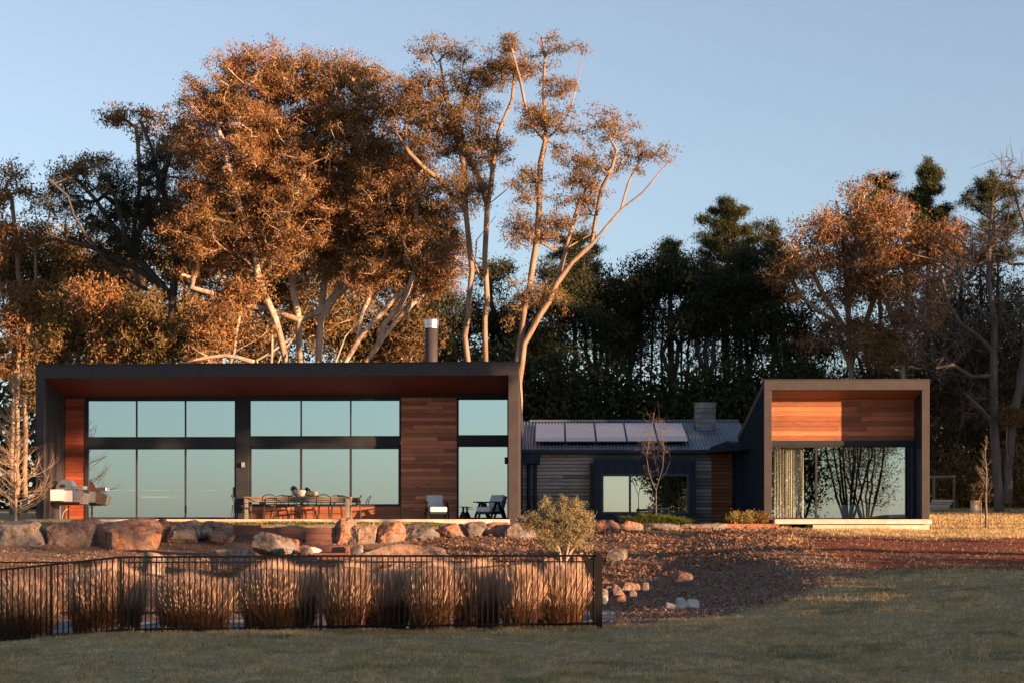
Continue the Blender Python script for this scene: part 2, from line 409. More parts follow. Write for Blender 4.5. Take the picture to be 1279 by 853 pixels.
# ------------------------------------------------------------------ scatter on the ground
def rand_in_view(n, y0, y1, pw=1.0, margin=1.0):
    """random ground points in the visible wedge"""
    Y = W(y0 + (y1-y0)*RNG.random(n)**pw)
    xl = Y*(-640/FPX-math.sin(YAW)) - margin; xr = Y*(639/FPX-math.sin(YAW)) + margin
    return xl + (xr-xl)*RNG.random(n), Y
def blades(X, Y, Z, h, wd, lean=.35, tri=True, curve=0):
    n = len(X); a = RNG.random(n)*2*np.pi
    base = np.stack([X, Y, Z], 1); side = np.stack([np.cos(a), np.sin(a), np.zeros(n)], 1)*(wd/2)[:, None]
    la = RNG.random(n)*2*np.pi; ln = RNG.random(n)*lean*h
    tip = base + np.stack([np.cos(la)*ln, np.sin(la)*ln, h], 1)
    V = np.stack([base-side, base+side, tip], 1).reshape(-1, 3)
    return V, np.arange(3*n).reshape(-1, 3)
n = 620000
X, Y = rand_in_view(n, 10.3, 34, 1.7)
mu, so_ = masks(X, Y)
patch = .5+.5*wob(X*.9, Y*1.4, .8)
keep = (RNG.random(n) > mu*1.02) & (RNG.random(n) > so_*.97) & ~((Y > W(17)) & (X < 1.1) & (Y < W(32.3))) & ~((Y > W(33.3)) & (X > 6.6))
keep &= ~((X > 2) & (X < 6.6) & (Y > W(31))) & ~((Y > W(33.6))&(X<0))
GR = RNG.random((512, 512))
def tuftn(x, y, sc):
    a, b_ = x*sc, y*sc; i0, j0 = np.floor(a).astype(int), np.floor(b_).astype(int); f, g_ = a-i0, b_-j0; f = f*f*(3-2*f); g_ = g_*g_*(3-2*g_)
    q = lambda u, v: GR[u % 512, v % 512]
    return (q(i0, j0)*(1-f)+q(i0+1, j0)*f)*(1-g_)+(q(i0, j0+1)*(1-f)+q(i0+1, j0+1)*f)*g_
hf = .55*tuftn(X, Y, 7.0)+.45*tuftn(X+31, Y+17, 2.3)
keep &= RNG.random(n) < np.clip((hf-.24)*3.2, .14, 1)
X, Y, patch, hf = X[keep], Y[keep], patch[keep], hf[keep]
h = (.02 + .035*RNG.random(len(X)))*(.6+.6*patch+.5*np.clip(wob(X*5.3, Y*2.1, 1.0), -.6, 1)); h *= np.where(Y > W(28), 1.6, 1); h *= np.where(RNG.random(len(X)) < .06, 1.9, 1); h *= .55+1.2*hf
V, Fb = blades(X, Y, ground_z(X, Y)-.004, h, (.006+.007*RNG.random(len(X)))*np.where(Y > W(20), 1.9, 1), 1.0)
m, t, b = mat_new('lawn_blades')
g = N(t, "ShaderNodeNewGeometry")
def ntex(scale, detail, rough=.6):
    n_ = N(t, "ShaderNodeTexNoise"); n_.inputs["Scale"].default_value = scale; n_.inputs["Detail"].default_value = detail; n_.inputs["Roughness"].default_value = rough
    t.links.new(g.outputs["Position"], n_.inputs[0]); return n_.outputs[0]
c = ramp(t, g.outputs["Random Per Island"], [(0, (.74, .53, .29)), (.2, (.33, .24, .11)), (.4, (.88, .68, .44)), (.6, (.55, .41, .20)), (.8, (.82, .60, .34))])
c = mixc(t, mr_fac(t, ntex(2.6, 6, .7), .46, .56, 0, .62), c, (.27, .22, .09))
c = mixc(t, mr_fac(t, ntex(11, 4, .7), .50, .60, 0, .6), c, (.14, .11, .05))
c = mixc(t, mr_fac(t, ntex(.9, 6, .65), .54, .64, 0, .65), c, (.21, .21, .06))
c = mixc(t, mr_fac(t, ntex(1.7, 7, .7), .56, .66, 0, .7), c, (.85, .64, .36))
t.links.new(c, b.inputs["Base Color"]); b.inputs["Roughness"].default_value = .95; b.inputs["Specular IOR Level"].default_value = .05
tr_ = N(t, "ShaderNodeBsdfTranslucent"); t.links.new(c, tr_.inputs[0]); mx_ = N(t, "ShaderNodeMixShader"); mx_.inputs[0].default_value = .45
t.links.new(b.outputs[0], mx_.inputs[1]); t.links.new(tr_.outputs[0], mx_.inputs[2]); t.links.new(mx_.outputs[0], t.nodes["Material Output"].inputs[0])
M['lawn'] = m
tag(np_mesh('lawn_grass', V, Fb, m, origin=(0, 25, -1.7)), 'short dry olive lawn grass covering the foreground slope', 'grass', kind='stuff')
nf = 420
Xf, Yf = rand_in_view(nf, 10.5, 24, 1.3)
kf = (masks(Xf, Yf)[0] < .3) & ~((Yf > W(16.8)) & (Xf < 1.2)); Xf, Yf = Xf[kf], Yf[kf]; nf = len(Xf)
af = RNG.random(nf)*6.28; sf = .015+.025*RNG.random(nf); cf = np.stack([Xf, Yf, ground_z(Xf, Yf)+.035], 1)
df = np.stack([np.cos(af), np.sin(af), RNG.normal(0, .4, nf)], 1)*sf[:, None]; pf = np.stack([-np.sin(af), np.cos(af), RNG.normal(0, .4, nf)], 1)*sf[:, None]*.5
tag(np_mesh('fallen_leaves', np.stack([cf-df, cf+pf, cf+df, cf-pf], 1).reshape(-1, 3), np.arange(4*nf).reshape(-1, 4), M['litter'], origin=(0, 25, -1.7)), 'scattered dry gum leaves lying on the lawn', 'fallen leaves', kind='stuff')
# green strip on the terrace above the boulders
n = 26000
X = PX(30, W(33)) + (PX(640, W(33))-PX(30, W(33)))*RNG.random(n); Y = W(32.35)+1.5*K*RNG.random(n)
h = .03+.05*RNG.random(n)
V, Fb = blades(X, Y, ground_z(X, Y)-.004, h, .012+.01*RNG.random(n), .6)
tag(np_mesh('terrace_grass', V, Fb, M['tuft'], origin=(-8, 58, -.1)), 'green turf strip between the boulders and the deck edge', 'grass', kind='stuff')
# lawn behind the pavilion
n = 60000
X = 11+16*RNG.random(n); Y = W(35+17*RNG.random(n))
h = .04+.06*RNG.random(n)
V, Fb = blades(X, Y, ground_z(X, Y)-.004, h, .02+.02*RNG.random(n), .8)
tag(np_mesh('rear_lawn_grass', V, Fb, M['lawn'], origin=(18, 74, 0)), 'dry lawn grass running back to the forest beside the pavilion', 'grass', kind='stuff')

def chips(n, X, Y, smin, smax, name, mat, label, asp=.35, tilt=.7, lift=.01):
    s = smin+(smax-smin)*RNG.random(n)**2; a = RNG.random(n)*2*np.pi
    z = ground_z(X, Y)+lift*RNG.random(n)*2
    d = np.stack([np.cos(a), np.sin(a), (RNG.random(n)-.5)*tilt*2], 1)
    p = np.stack([-np.sin(a), np.cos(a), (RNG.random(n)-.5)*tilt*2], 1)*asp
    c = np.stack([X, Y, z], 1)
    V = np.stack([c-d*s[:, None]/2, c+p*s[:, None]/2, c+d*s[:, None]/2, c-p*s[:, None]/2], 1).reshape(-1, 3)
    return tag(np_mesh(name, V, np.arange(4*n).reshape(-1, 4), mat, origin=(0, 46, -1)), label, 'mulch', kind='stuff')
n = 150000
X, Y = rand_in_view(n, 17.8, 32.2, 1.0, .5); mu, so_ = masks(X, Y)
k = (RNG.random(n) < mu) & ~((X < 1.0) & (Y < W(22.6))); X, Y = X[k], Y[k]
chips(len(X), X, Y, .03, .11, 'mulch_chips', M['chips'], 'brown bark mulch chips covering the bank below the houses', asp=.3)
n = 22000   # leafy ground cover / litter on the sunny part of the bank
X = -4.5 + 12.2*RNG.random(n); Y = W(25.5+6.0*RNG.random(n)); mu, so_ = masks(X, Y)
cl = wob(X*2.2, Y*2.2/K, 1.0) + .4*RNG.standard_normal(n)
k = (mu > .5) & (cl > -.25); X, Y = X[k], Y[k]
chips(len(X), X, Y, .05, .14, 'leaf_litter', M['litter'], 'russet dry leaf litter lying on the upper bank', asp=.5, tilt=1.0, lift=.05)
n = 9000
X = 1.2 + 7*RNG.random(n); Y = W(18.5+9*RNG.random(n)); mu, so_ = masks(X, Y); k = (mu > .3) & (wob(X*3, Y*1.5) > .1); X, Y = X[k], Y[k]
chips(len(X), X, Y, .04, .11, 'lower_leaf_litter', M['litter'], 'patches of dry leaves over the lower mulch bank right of the fence', asp=.5, tilt=.8, lift=.03)
n = 9000
X = 7+14*RNG.random(n); Y = W(21+9*RNG.random(n)); mu, so_ = masks(X, Y); k = so_ > .3; X, Y = X[k], Y[k]
chips(len(X), X, Y, .02, .08, 'soil_clods', M['rock_red'], 'small red clods on the bare soil track', asp=.7, tilt=.8, lift=.01)

# ------------------------------------------------------------------ rocks
def rock(name, x0, y0, x1, y1, Y, mat, label, cat='rock', group=None, seed=0, depth=None, px=True, sink=.12, sharp=.5):
    Y = W(Y)
    if px:
        ax, _, az = P(x0, y1, Y); bx, _, bz = P(x1, y0, Y)
    else: ax, az, bx, bz = x0, y0, x1, y1
    cx, cz = (ax+bx)/2, (az+bz)/2; rx, rz = (bx-ax)/2*(1.13 if W(31.3) < Y < W(32) else 1.05), (bz-az)/2*1.08
    ry = depth/2 if depth else (rx+rz)/2*.8
    import bmesh
    bm = bmesh.new(); rnd = random.Random(seed*31+5)
    bmesh.ops.create_icosphere(bm, subdivisions=5 if rx > .3 else 4 if rx > .12 else 3, radius=1.0)
    planes = []
    for i in range(9):
        v = Vector((rnd.gauss(0, 1), rnd.gauss(0, 1), rnd.gauss(0, 1))).normalized(); planes.append((v, rnd.uniform(.62, 1.0)))
    for v in bm.verts:
        p = v.co.copy()
        p = Vector([math.copysign(abs(q)**.52, q) for q in p])
        for nrm, d in planes:
            k = p.dot(nrm)-d
            if k > 0: p -= nrm*k*.97
        q = p*1.7+Vector((seed*3.1, seed, 0))
        p += p.normalized()*(mnoise.noise(q)*.08-abs(mnoise.noise(q*2.3))*.10+mnoise.noise(q*6)*.03+abs(mnoise.noise(q*13))*.02)
        v.co = p
    mnx = min(v.co.x for v in bm.verts); mxx = max(v.co.x for v in bm.verts)
    mnz = min(v.co.z for v in bm.verts); mxz = max(v.co.z for v in bm.verts)
    for v in bm.verts:
        v.co.x = ((v.co.x-mnx)/(mxx-mnx)*2-1)*rx; v.co.y *= ry
        v.co.z = ((v.co.z-mnz)/(mxz-mnz)*(2*rz+sink))-sink
    me = bpy.data.meshes.new(name); bm.to_mesh(me); bm.free()
    o = bpy.data.objects.new(name, me); COL.objects.link(o)
    o.location = (cx, Y, cz-rz)
    me.materials.append(mat)
    me.polygons.foreach_set("use_smooth", [True]*len(me.polygons))
    try: me.set_sharp_from_angle(angle=R(28))
    except Exception: pass
    return tag(o, label, cat, group)
RW = 'boulders of the retaining row'
rocks = [
 (-8, 651, 64, 688, 31.7, 'rock_grey', 'very large lichen-grey boulder at the far left of the retaining row'),
 (64, 653, 124, 683, 31.6, 'rock_red', 'rounded red boulder between the big grey boulder and the largest red one'),
 (90, 647, 128, 659, 31.9, 'rock_red', 'flat red rock lying on top between two left boulders, below the barbecue'),
 (123, 648, 200, 688, 31.5, 'rock_red', 'largest angular red boulder with a pale right face, left of the terrace'),
 (118, 668, 140, 681, 31.7, 'rock_red', 'small dark red stone wedged under the largest red boulder'),
 (178, 662, 215, 686, 31.75, 'rock_red', 'low sloping red boulder right of the largest red boulder'),
 (193, 648, 215, 661, 31.75, 'rock_red', 'small square red-brown rock on the top course right of the largest boulder'),
 (214, 649, 257, 658.5, 31.7, 'rock_pale', 'long flat cream rock on the top course of the retaining row'),
 (211, 657, 246, 671, 31.55, 'rock_pale', 'tan rock tucked beneath the long flat cream rock'),
 (244, 656, 268, 669, 31.6, 'rock_grey', 'grey rock beneath the right end of the flat cream rock'),
 (255, 650, 278, 659, 31.85, 'rock_red', 'small orange rock on the top course left of the pale rounded rock'),
 (267, 652, 294, 667, 31.65, 'rock_pale', 'pale rounded rock at the end of the left row beside the timber wall'),
 (262, 663, 282, 672, 31.4, 'rock_red', 'low red stone sitting under the pale rounded rock'),
 (317, 664, 369, 685, 29.6, 'rock_grey', 'lone wedge-shaped grey and tan boulder on the mulch before the timber wall'),
 (362, 673, 374, 684, 29.7, 'rock_red', 'small round orange stone touching the lone wedge boulder'),
 (376, 681, 391, 698, 29.2, 'rock_pale', 'small upright pale stone beside the sunken timber steps'),
 (384, 691, 398, 706, 28.7, 'rock_pale', 'pale orange stone below the small upright stone, behind the fence rail'),
 (386, 683, 402, 688, 29.4, 'white_stone', 'thin white stone flake in front of the timber wall'),
 (262, 685, 318, 703, 27.2, 'rock_grey', 'low broad blue-grey rock half buried behind the fence'),
 (415, 647, 446, 686, 31.6, 'rock_red', 'tall upright brown boulder at the right end of the timber wall'),
 (439, 655, 470, 682, 31.5, 'rock_pale', 'square pinkish boulder next to the tall upright boulder'),
 (470, 652, 506, 677, 31.5, 'rock_red', 'bright orange triangular boulder in the middle of the row'),
 (440, 680, 454, 689, 30.0, 'rock_grey', 'small pale grey stone at the foot of the square pinkish boulder'),
 (502, 654, 550, 672, 31.6, 'rock_grey', 'wide grey boulder with a cream patch right of the orange triangular one'),
 (549, 654, 583, 669, 31.6, 'rock_red', 'brown boulder in shade below the left armchair'),
 (582, 651, 609, 669, 31.6, 'rock_grey', 'blue-grey boulder below the side table'),
 (607, 652, 638, 667, 31.6, 'rock_red', 'dark rust boulder below the right armchair'),
 (632, 653, 668, 672, 31.4, 'rock_grey', 'layered grey-pink boulder at the foot of the corner post'),
 (655, 651, 690, 666, 31.8, 'rock_pale', 'low tan boulder half hidden behind the olive tree'),
 (432, 680, 560, 716, 28.0, 'rock_red', 'very broad low red boulder in front of the row, just above the fence rail'),
 (690, 652, 716, 664, 31.7, 'rock_grey', 'grey rock directly behind the crown of the olive tree'),
 (744, 649, 778, 661, 31.6, 'rock_red', 'flat red rock right of the olive tree below the cottage'),
 (777, 650, 807, 662, 31.6, 'rock_red', 'rounded tan-red rock below the bench by the cottage window'),
 (805, 653, 852, 663, 31.6, 'rock_grey', 'long grey rock under the tufted grass bed'),
 (850, 653, 906, 664, 31.7, 'rock_grey', 'low mauve rock at the right end of the cottage row'),
 (758, 685, 784, 700, 27.5, 'rock_grey', 'half-buried brown rock in the lit leaf litter right of the fence end'),
 (800, 679, 822, 688, 29.0, 'rock_red', 'small red rock in the upper bank'),
 (838, 713, 866, 729, 24.3, 'rock_red', 'single brown rock standing in the middle of the mulch bank'),
 (832, 752, 845, 764, 20.6, 'white_stone', 'leftmost of three white stones at the lawn edge'),
 (845, 746, 860, 758, 20.8, 'white_stone', 'middle of three white stones at the lawn edge'),
 (859, 748, 874, 756, 20.9, 'white_stone', 'rightmost flat one of three white stones at the lawn edge'),
 (672, 697, 700, 716, 24.8, 'rock_red', 'orange rock left of the olive trunk'),
 (708, 692, 732, 712, 25.2, 'rock_pale', 'sunlit orange rock right of the olive trunk'),
 (178, 690, 205, 716, 24.0, 'rock_grey', 'dark blue-grey rock behind the second grass clump from the left'),
 (186, 717, 196, 734, 23.6, 'rock_red', 'small red stone seen through the fence between two left clumps'),
 (0, 718, 30, 742, 23.8, 'rock_red', 'red rock behind the fence at the far left edge'),
 (60, 715, 100, 745, 23.9, 'rock_red', 'low red rock behind the fence near the left corner post'),
]
for i, (x0, y0, x1, y1, Y, mk, lab) in enumerate(rocks):
    kind = 'boulder' if (x1-x0) > 26 else 'stone'
    rock(kind, x0, y0, x1, y1, Y, M[mk], lab, kind, RW if (31.3 < Y < 32) else None, seed=i, sink=.25 if kind == 'boulder' else .08)
fill = [(28, 668, 60, 686), (60, 662, 72, 676), (118, 655, 132, 668), (196, 668, 216, 684), (230, 668, 250, 676), (290, 655, 300, 664), (462, 664, 476, 678), (500, 662, 512, 674), (544, 660, 556, 671), (576, 660, 588, 671), (604, 660, 614, 670), (640, 664, 652, 674), (716, 654, 746, 664), (662, 662, 680, 672)]
for i, (x0, y0, x1, y1) in enumerate(fill):
    o = rock('stone', x0, y0, x1, y1, 31.75, M[('rock_red', 'rock_grey', 'rock_pale')[i % 3]], 'small stone packed between two boulders, %s from the left' % ('first', 'second', 'third', 'fourth', 'fifth', 'sixth', 'seventh', 'eighth', 'ninth', 'tenth', 'eleventh', 'twelfth', 'thirteenth', 'fourteenth')[i], 'stone', 'small stones packed between the boulders', seed=90+i, sink=.1)
pile = [(752, 725, 764, 733), (757, 731, 766, 740), (748, 735, 760, 746), (762, 728, 774, 737), (766, 733, 780, 744), (774, 730, 788, 738), (780, 727, 794, 736), (790, 728, 800, 734), (753, 743, 760, 751), (770, 742, 782, 749), (803, 727, 811, 734), (786, 736, 796, 742)]
plabs = ['topmost stone of the rubble pile beside the end post', 'dark stone second down in the rubble pile by the end post', 'orange stone at the left bottom of the rubble pile', 'brown stone in the upper middle of the rubble pile', 'largest pale stone in the rubble pile', 'flat stone right of the large pale one in the pile', 'tan stone at the upper right of the rubble pile', 'small stone at the right tip of the rubble pile', 'small white stone at the foot of the end post', 'low stone at the bottom middle of the rubble pile', 'lone small red stone right of the rubble pile', 'small stone below the right tip of the rubble pile']
for i, (x0, y0, x1, y1) in enumerate(pile):
    Y = 22.6-.02*(y1-735)
    rock('stone', x0, y0, x1, y1, Y, M['white_stone'] if i == 8 else M[('rock_red', 'rock_pale', 'rock_grey')[i % 3]], plabs[i], 'stone', 'rubble stones by the fence end', seed=60+i, sink=.05)

# ------------------------------------------------------------------ buildings
rb = random.Random(11)
def board_wall(parent, x0, x1, yf, z0, z1, pitch, mat, thick=.022, name='board', joints=.7, minlen=1.2, backer=True, gap=.004):
    """horizontal boards, each its own object, front face near yf"""
    n = max(1, round((z1-z0)/pitch)); p = (z1-z0)/n
    for i in range(n):
        a = z0+i*p; cuts = [x0]
        L = x1-x0
        if L > minlen*1.3 and rb.random() < joints: cuts.append(x0+L*rb.uniform(.2, .8))
        if L > minlen*4:
            cuts += [x0+L*rb.uniform(.1, .9)]
        cuts = sorted(cuts)+[x1]
        for c0, c1 in zip(cuts[:-1], cuts[1:]):
            if c1-c0 < .15: continue
            pr = rb.uniform(0, .005)
            MB().box(c0+.0015, c1-.0015, yf-pr, yf+thick, a+gap, a+p-gap).build(name, mat, parent)
    if backer:
        MB().box(x0, x1, yf+thick+.002, yf+thick+.06, z0, z1).build('wall_backing', M['frame'], parent)

def window(parent, x0, x1, z0, z1, yf, mull, fw=.055, glass='glass', depth=.09, name='window', frame='frame'):
    """frame is the part, each pane a sub-part; mull = x of vertical mullions"""
    f = MB()
    f.box(x0, x1, yf, yf+depth, z0, z0+fw); f.box(x0, x1, yf, yf+depth, z1-fw, z1)
    f.box(x0, x0+fw, yf+.002, yf+depth-.002, z0+fw, z1-fw); f.box(x1-fw, x1, yf+.002, yf+depth-.002, z0+fw, z1-fw)
    for mx in mull: f.box(mx-fw/2, mx+fw/2, yf+.004, yf+depth-.004, z0+fw, z1-fw)
    fo = f.build(name, M[frame], parent, bevel=.004)
    xs_ = [x0]+list(mull)+[x1]
    for i, (a, b_) in enumerate(zip(xs_[:-1], xs_[1:])):
        l = a+(fw if i == 0 else fw/2); r = b_-(fw if i == len(xs_)-2 else fw/2)
        MB().box(l-.008, r+.008, yf+depth*.45, yf+depth*.45+.02, z0+fw-.008, z1-fw+.008).build('pane', M[glass], fo)
    return fo

# ---- main house
HX0_ = PX(150, W(34)+5)
YF = W(34.0); YW = YF+2.75
hx0, hx1 = PX(45, YF), PX(648.5, YF)
ztL, ztR = PZ(45, 456.2, YF), PZ(648, 452.2, YF)
house = empty('long_house', ((hx0+hx1)/2, YF, 0))
tag(house, 'long dark steel framed house with tall sky reflecting windows and red timber cladding', 'house')
slope = .178; fh = .42
# fascia + roof
def zt(x): return ztL+(ztR-ztL)*(x-hx0)/(hx1-hx0)
f = MB()
f.hexa([(hx0, YF, ztL-fh), (hx1, YF, ztR-fh), (hx1, YF+.12, ztR-fh), (hx0, YF+.12, ztL-fh), (hx0, YF, ztL), (hx1, YF, ztR), (hx1, YF+.12, ztR), (hx0, YF+.12, ztL)])
f.build('fascia', M['steel'], house, bevel=.006)
MB().hexa([(hx0-.03, YF-.03, ztL+.002), (hx1+.03, YF-.03, ztR+.002), (hx1+.03, YF+.16, ztR+.002), (hx0-.03, YF+.16, ztL+.002), (hx0-.03, YF-.03, ztL+.03), (hx1+.03, YF-.03, ztR+.03), (hx1+.03, YF+.16, ztR+.03), (hx0-.03, YF+.16, ztL+.03)]).build('roof_capping', M['steel'], house)
zb = YW+7.0-YF
MB().hexa([(hx0, YF+.122, ztL-.22), (hx1, YF+.122, ztR-.22), (hx1, YW+7, ztR-.22-slope*zb), (hx0, YW+7, ztL-.22-slope*zb), (hx0, YF+.122, ztL-.02), (hx1, YF+.122, ztR-.02), (hx1, YW+7, ztR-.02-slope*zb), (hx0, YW+7, ztL-.02-slope*zb)]).build('roof', M['galv'], house)
# soffit: lining boards joined, too fine to pick apart
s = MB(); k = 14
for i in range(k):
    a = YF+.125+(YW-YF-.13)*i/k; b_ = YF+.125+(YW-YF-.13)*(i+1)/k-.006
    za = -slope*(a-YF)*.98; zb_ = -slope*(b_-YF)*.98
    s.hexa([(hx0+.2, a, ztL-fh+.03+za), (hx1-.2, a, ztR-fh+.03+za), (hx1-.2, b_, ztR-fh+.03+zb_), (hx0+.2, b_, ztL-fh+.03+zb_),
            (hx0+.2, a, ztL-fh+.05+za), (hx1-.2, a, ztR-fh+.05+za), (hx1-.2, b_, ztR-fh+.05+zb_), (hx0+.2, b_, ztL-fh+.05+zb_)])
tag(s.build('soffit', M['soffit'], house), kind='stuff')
for i in range(1, 6):
    x = hx0+(hx1-hx0)*i/6+.13*math.sin(i*2.1)
    MB().box(x-.03, x+.03, YF-.004, YF+.01, zt(x)-fh+.004, zt(x)-.004).build('fascia_joint', M['steel'], house)

# posts (ends of the side walls)
pwL = PX(55, YF)-hx0; pwR = hx1-PX(635.5, YF)
def side_wall(x0, x1, zt0, inner, ribs_side):
    yb_ = YW+7
    zz = lambda y: zt0-fh+.0-slope*(y-YF)
    MB().prism_x([(YF+.26, -.1), (yb_, -.1), (yb_, zz(yb_)+.2), (YF+.26, zz(YF+.26)+.2)], x0, x1).build('side_wall', M['steel'], house)
MB().box(hx0, hx0+pwL, YF+.002, YF+.25, -.12, ztL-fh-.002).build('corner_post', M['steel'], house, bevel=.006)
MB().box(hx1-pwR, hx1, YF+.002, YF+.25, -.2, ztR-fh-.002).build('corner_post', M['steel'], house, bevel=.006)
side_wall(hx0+.02, hx0+.2, ztL, 1, 1); side_wall(hx1-.2, hx1-.02, ztR, -1, 1)
# standing seams on the inner left wall
for i in range(14):
    y = YF+.33+i*.175
    zt_ = ztL-fh-slope*(y-YF)+.02
    MB().box(hx0+.2, hx0+.25, y, y+.05, .02, zt_).build('wall_rib', M['steel'], house)
# deck slab
MB().box(PX(39, YF-.12), PX(637, YF-.12), YF-.12, YW+.02, -.2, 0).build('deck_slab', M['concrete'], house, bevel=.01)
# back wall openings
def HX(x): return PX(x, YW)
def HZ(y): return PZ(400, y, YW)
zhead = HZ(498.5)
# left cladding
board_wall(house, HX(82), HX(106.5), YW, 0, HZ(497), .135, M['clad_shaded'], joints=.2, minlen=3)
# structural frames around glazing
MB().box(HX(106.5), HX(109), YW-.03, YW+.12, 0, zhead).build('jamb', M['frame'], house)
MB().box(HX(295.5), HX(311.5), YW-.06, YW+.15, 0, HZ(497)).build('steel_column', M['frame'], house, bevel=.005)
MB().box(HX(109)+.001, HX(295.5)-.001, YW-.03, YW+.14, HZ(558.5), HZ(547)).build('transom', M['frame'], house, bevel=.004)
MB().box(HX(311.5)+.001, HX(501)-.001, YW-.03, YW+.14, HZ(557.5), HZ(546)).build('transom', M['frame'], house, bevel=.004)
MB().box(HX(571.5)+.001, HX(636)-.001, YW-.03, YW+.14, HZ(556), HZ(545)).build('transom', M['frame'], house, bevel=.004)
window(house, HX(109)+.002, HX(295.5)-.002, HZ(547)+.002, zhead, YW, [HX(171), HX(232)], .05)
wd = window(house, HX(109)+.002, HX(295.5)-.002, .005, HZ(558.5)-.002, YW, [HX(171), HX(232)], .06, name='sliding_door')
MB().box(HX(291.5), HX(293), YW-.05, YW-.01, HZ(621), HZ(608)).build('handle', M['black'], wd)
window(house, HX(311.5)+.002, HX(501)-.002, HZ(546)+.002, zhead, YW, [HX(376.5), HX(438.5)], .05)
window(house, HX(311.5)+.002, HX(501)-.002, HZ(632), HZ(557.5)-.002, YW, [HX(376.5), HX(438.5)], .08)
window(house, HX(571.5)+.002, HX(636)-.002, HZ(545)+.002, HZ(497.5), YW, [], .05)
window(house, HX(571.5)+.002, HX(636)-.002, .005, HZ(556)-.002, YW, [], .05)
board_wall(house, HX(312), HX(501), YW, 0, HZ(632)-.003, .13, M['clad'])
board_wall(house, HX(501.5), HX(571), YW, 0, HZ(496.5), .135, M['clad2'], joints=.5)
MB().box(hx0+.21, hx1-.21, YW+.0, YW+.06, HZ(498.3), ztL-fh-slope*(YW-YF)+.15).build('head_trim', M['frame'], house)
# wall light on the column
wl = MB().box(HX(303), HX(306.5), YW-.16, YW-.062, HZ(583), HZ(577)).build('wall_light', M['alu'], house)
MB().box(HX(300), HX(303)-.002, YW-.12, YW-.062, HZ(582), HZ(578)).build('light_bracket', M['black'], wl)
# speaker at the right inner edge
MB().box(HX(631), HX(635.5), YW-.25, YW-.05, HZ(579), HZ(571)).build('wall_speaker', M['black'], house)
# thin pale bars added inside the glass, standing in for reflected lines
for xa, xb, ya, th in ((134, 168, 612, .022), (174, 229, 612, .022), (235, 291, 612, .022), (174, 219, 621, .05), (574, 632, 612, .022)):
    MB().box(HX(xa), HX(xb), YW+.35, YW+.38, HZ(ya), HZ(ya)+th).build('reflection_bar', M['white'], house)
# interior
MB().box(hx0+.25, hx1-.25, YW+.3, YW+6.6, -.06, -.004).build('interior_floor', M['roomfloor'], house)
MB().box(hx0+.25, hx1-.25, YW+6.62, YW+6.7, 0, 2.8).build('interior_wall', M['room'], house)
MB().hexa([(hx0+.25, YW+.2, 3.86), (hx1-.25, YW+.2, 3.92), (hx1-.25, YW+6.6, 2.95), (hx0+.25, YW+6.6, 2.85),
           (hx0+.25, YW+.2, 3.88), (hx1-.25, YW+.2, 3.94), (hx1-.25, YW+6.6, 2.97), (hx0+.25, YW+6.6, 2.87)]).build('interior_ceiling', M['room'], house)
# flue
fy = YF+5.5; fx = PX(539.3, fy)
z0, z1 = 3.6, PZ(540, 411, fy)
ch = MB().lathe([(.22, z0), (.22, z1)], fx, fy, 24).build('flue', M['steel'], house, smooth=False)
ch.data.polygons.foreach_set("use_smooth", [len(p.vertices) == 4 for p in ch.data.polygons])
cp = MB().lathe([(.23, z1), (.25, z1+.02), (.25, z1+.14), (.27, z1+.15), (.27, z1+.31), (.2, z1+.36)], fx, fy, 24).build('flue_cap', M['steel_bright'], ch)
MB().lathe([(.235, z0+.75), (.235, z0+.79)], fx, fy, 24).build('flue_band', M['steel'], ch)

# ---- pavilion
pav = empty('pavilion', (PX(1058, YF), YF, 0))
tag(pav, 'small box pavilion with bronze steel frame, orange timber gable and curtained window', 'pavilion')
qx0, qx1 = PX(955, YF), PX(1161.5, YF); qt = PZ(1058, 474.5, YF); qs = .166; qd = 1.42; YP = YF+qd
fwid = .245; fhei = .32; qb = .02
MB().box(qx0, qx1, YF, YF+.15, qt-fhei, qt).build('fascia', M['steel'], pav, bevel=.006)
MB().box(qx0-.02, qx1+.02, YF-.025, YF+.16, qt+.002, qt+.03).build('roof_capping', M['steel'], pav)
MB().box(qx0, qx0+fwid, YF+.002, YF+.15, -.12, qt-fhei-.002).build('corner_post', M['steel'], pav, bevel=.006)
MB().box(qx1-fwid, qx1, YF+.002, YF+.15, -.0, qt-fhei-.002).build('corner_post', M['steel'], pav, bevel=.006)
DB = 9.0
def qz(y): return qt-qs*(y-YF)
MB().hexa([(qx0, YF+.152, qz(YF+.15)-.2), (qx1, YF+.152, qz(YF+.15)-.2), (qx1, YF+DB, qz(YF+DB)-.2), (qx0, YF+DB, qz(YF+DB)-.2),
           (qx0, YF+.152, qz(YF+.15)-.0), (qx1, YF+.152, qz(YF+.15)-.0), (qx1, YF+DB, qz(YF+DB)), (qx0, YF+DB, qz(YF+DB))]).build('roof', M['steel'], pav)
for nm, xa, xb in (('side_wall', qx0+.015, qx0+.2), ('side_wall', qx1-.2, qx1-.015)):
    MB().prism_x([(YF+.152, -.15), (YF+DB, -.15), (YF+DB, qz(YF+DB)-.21), (YF+.152, qz(YF+.152)-.21)], xa, xb).build(nm, M['navy'], pav)
for i in range(30):
    y = YF+.3+i*.29
    MB().box(qx0-.012, qx0+.015, y, y+.025, -.1, qz(y)-.22).build('wall_rib', M['navy'], pav)
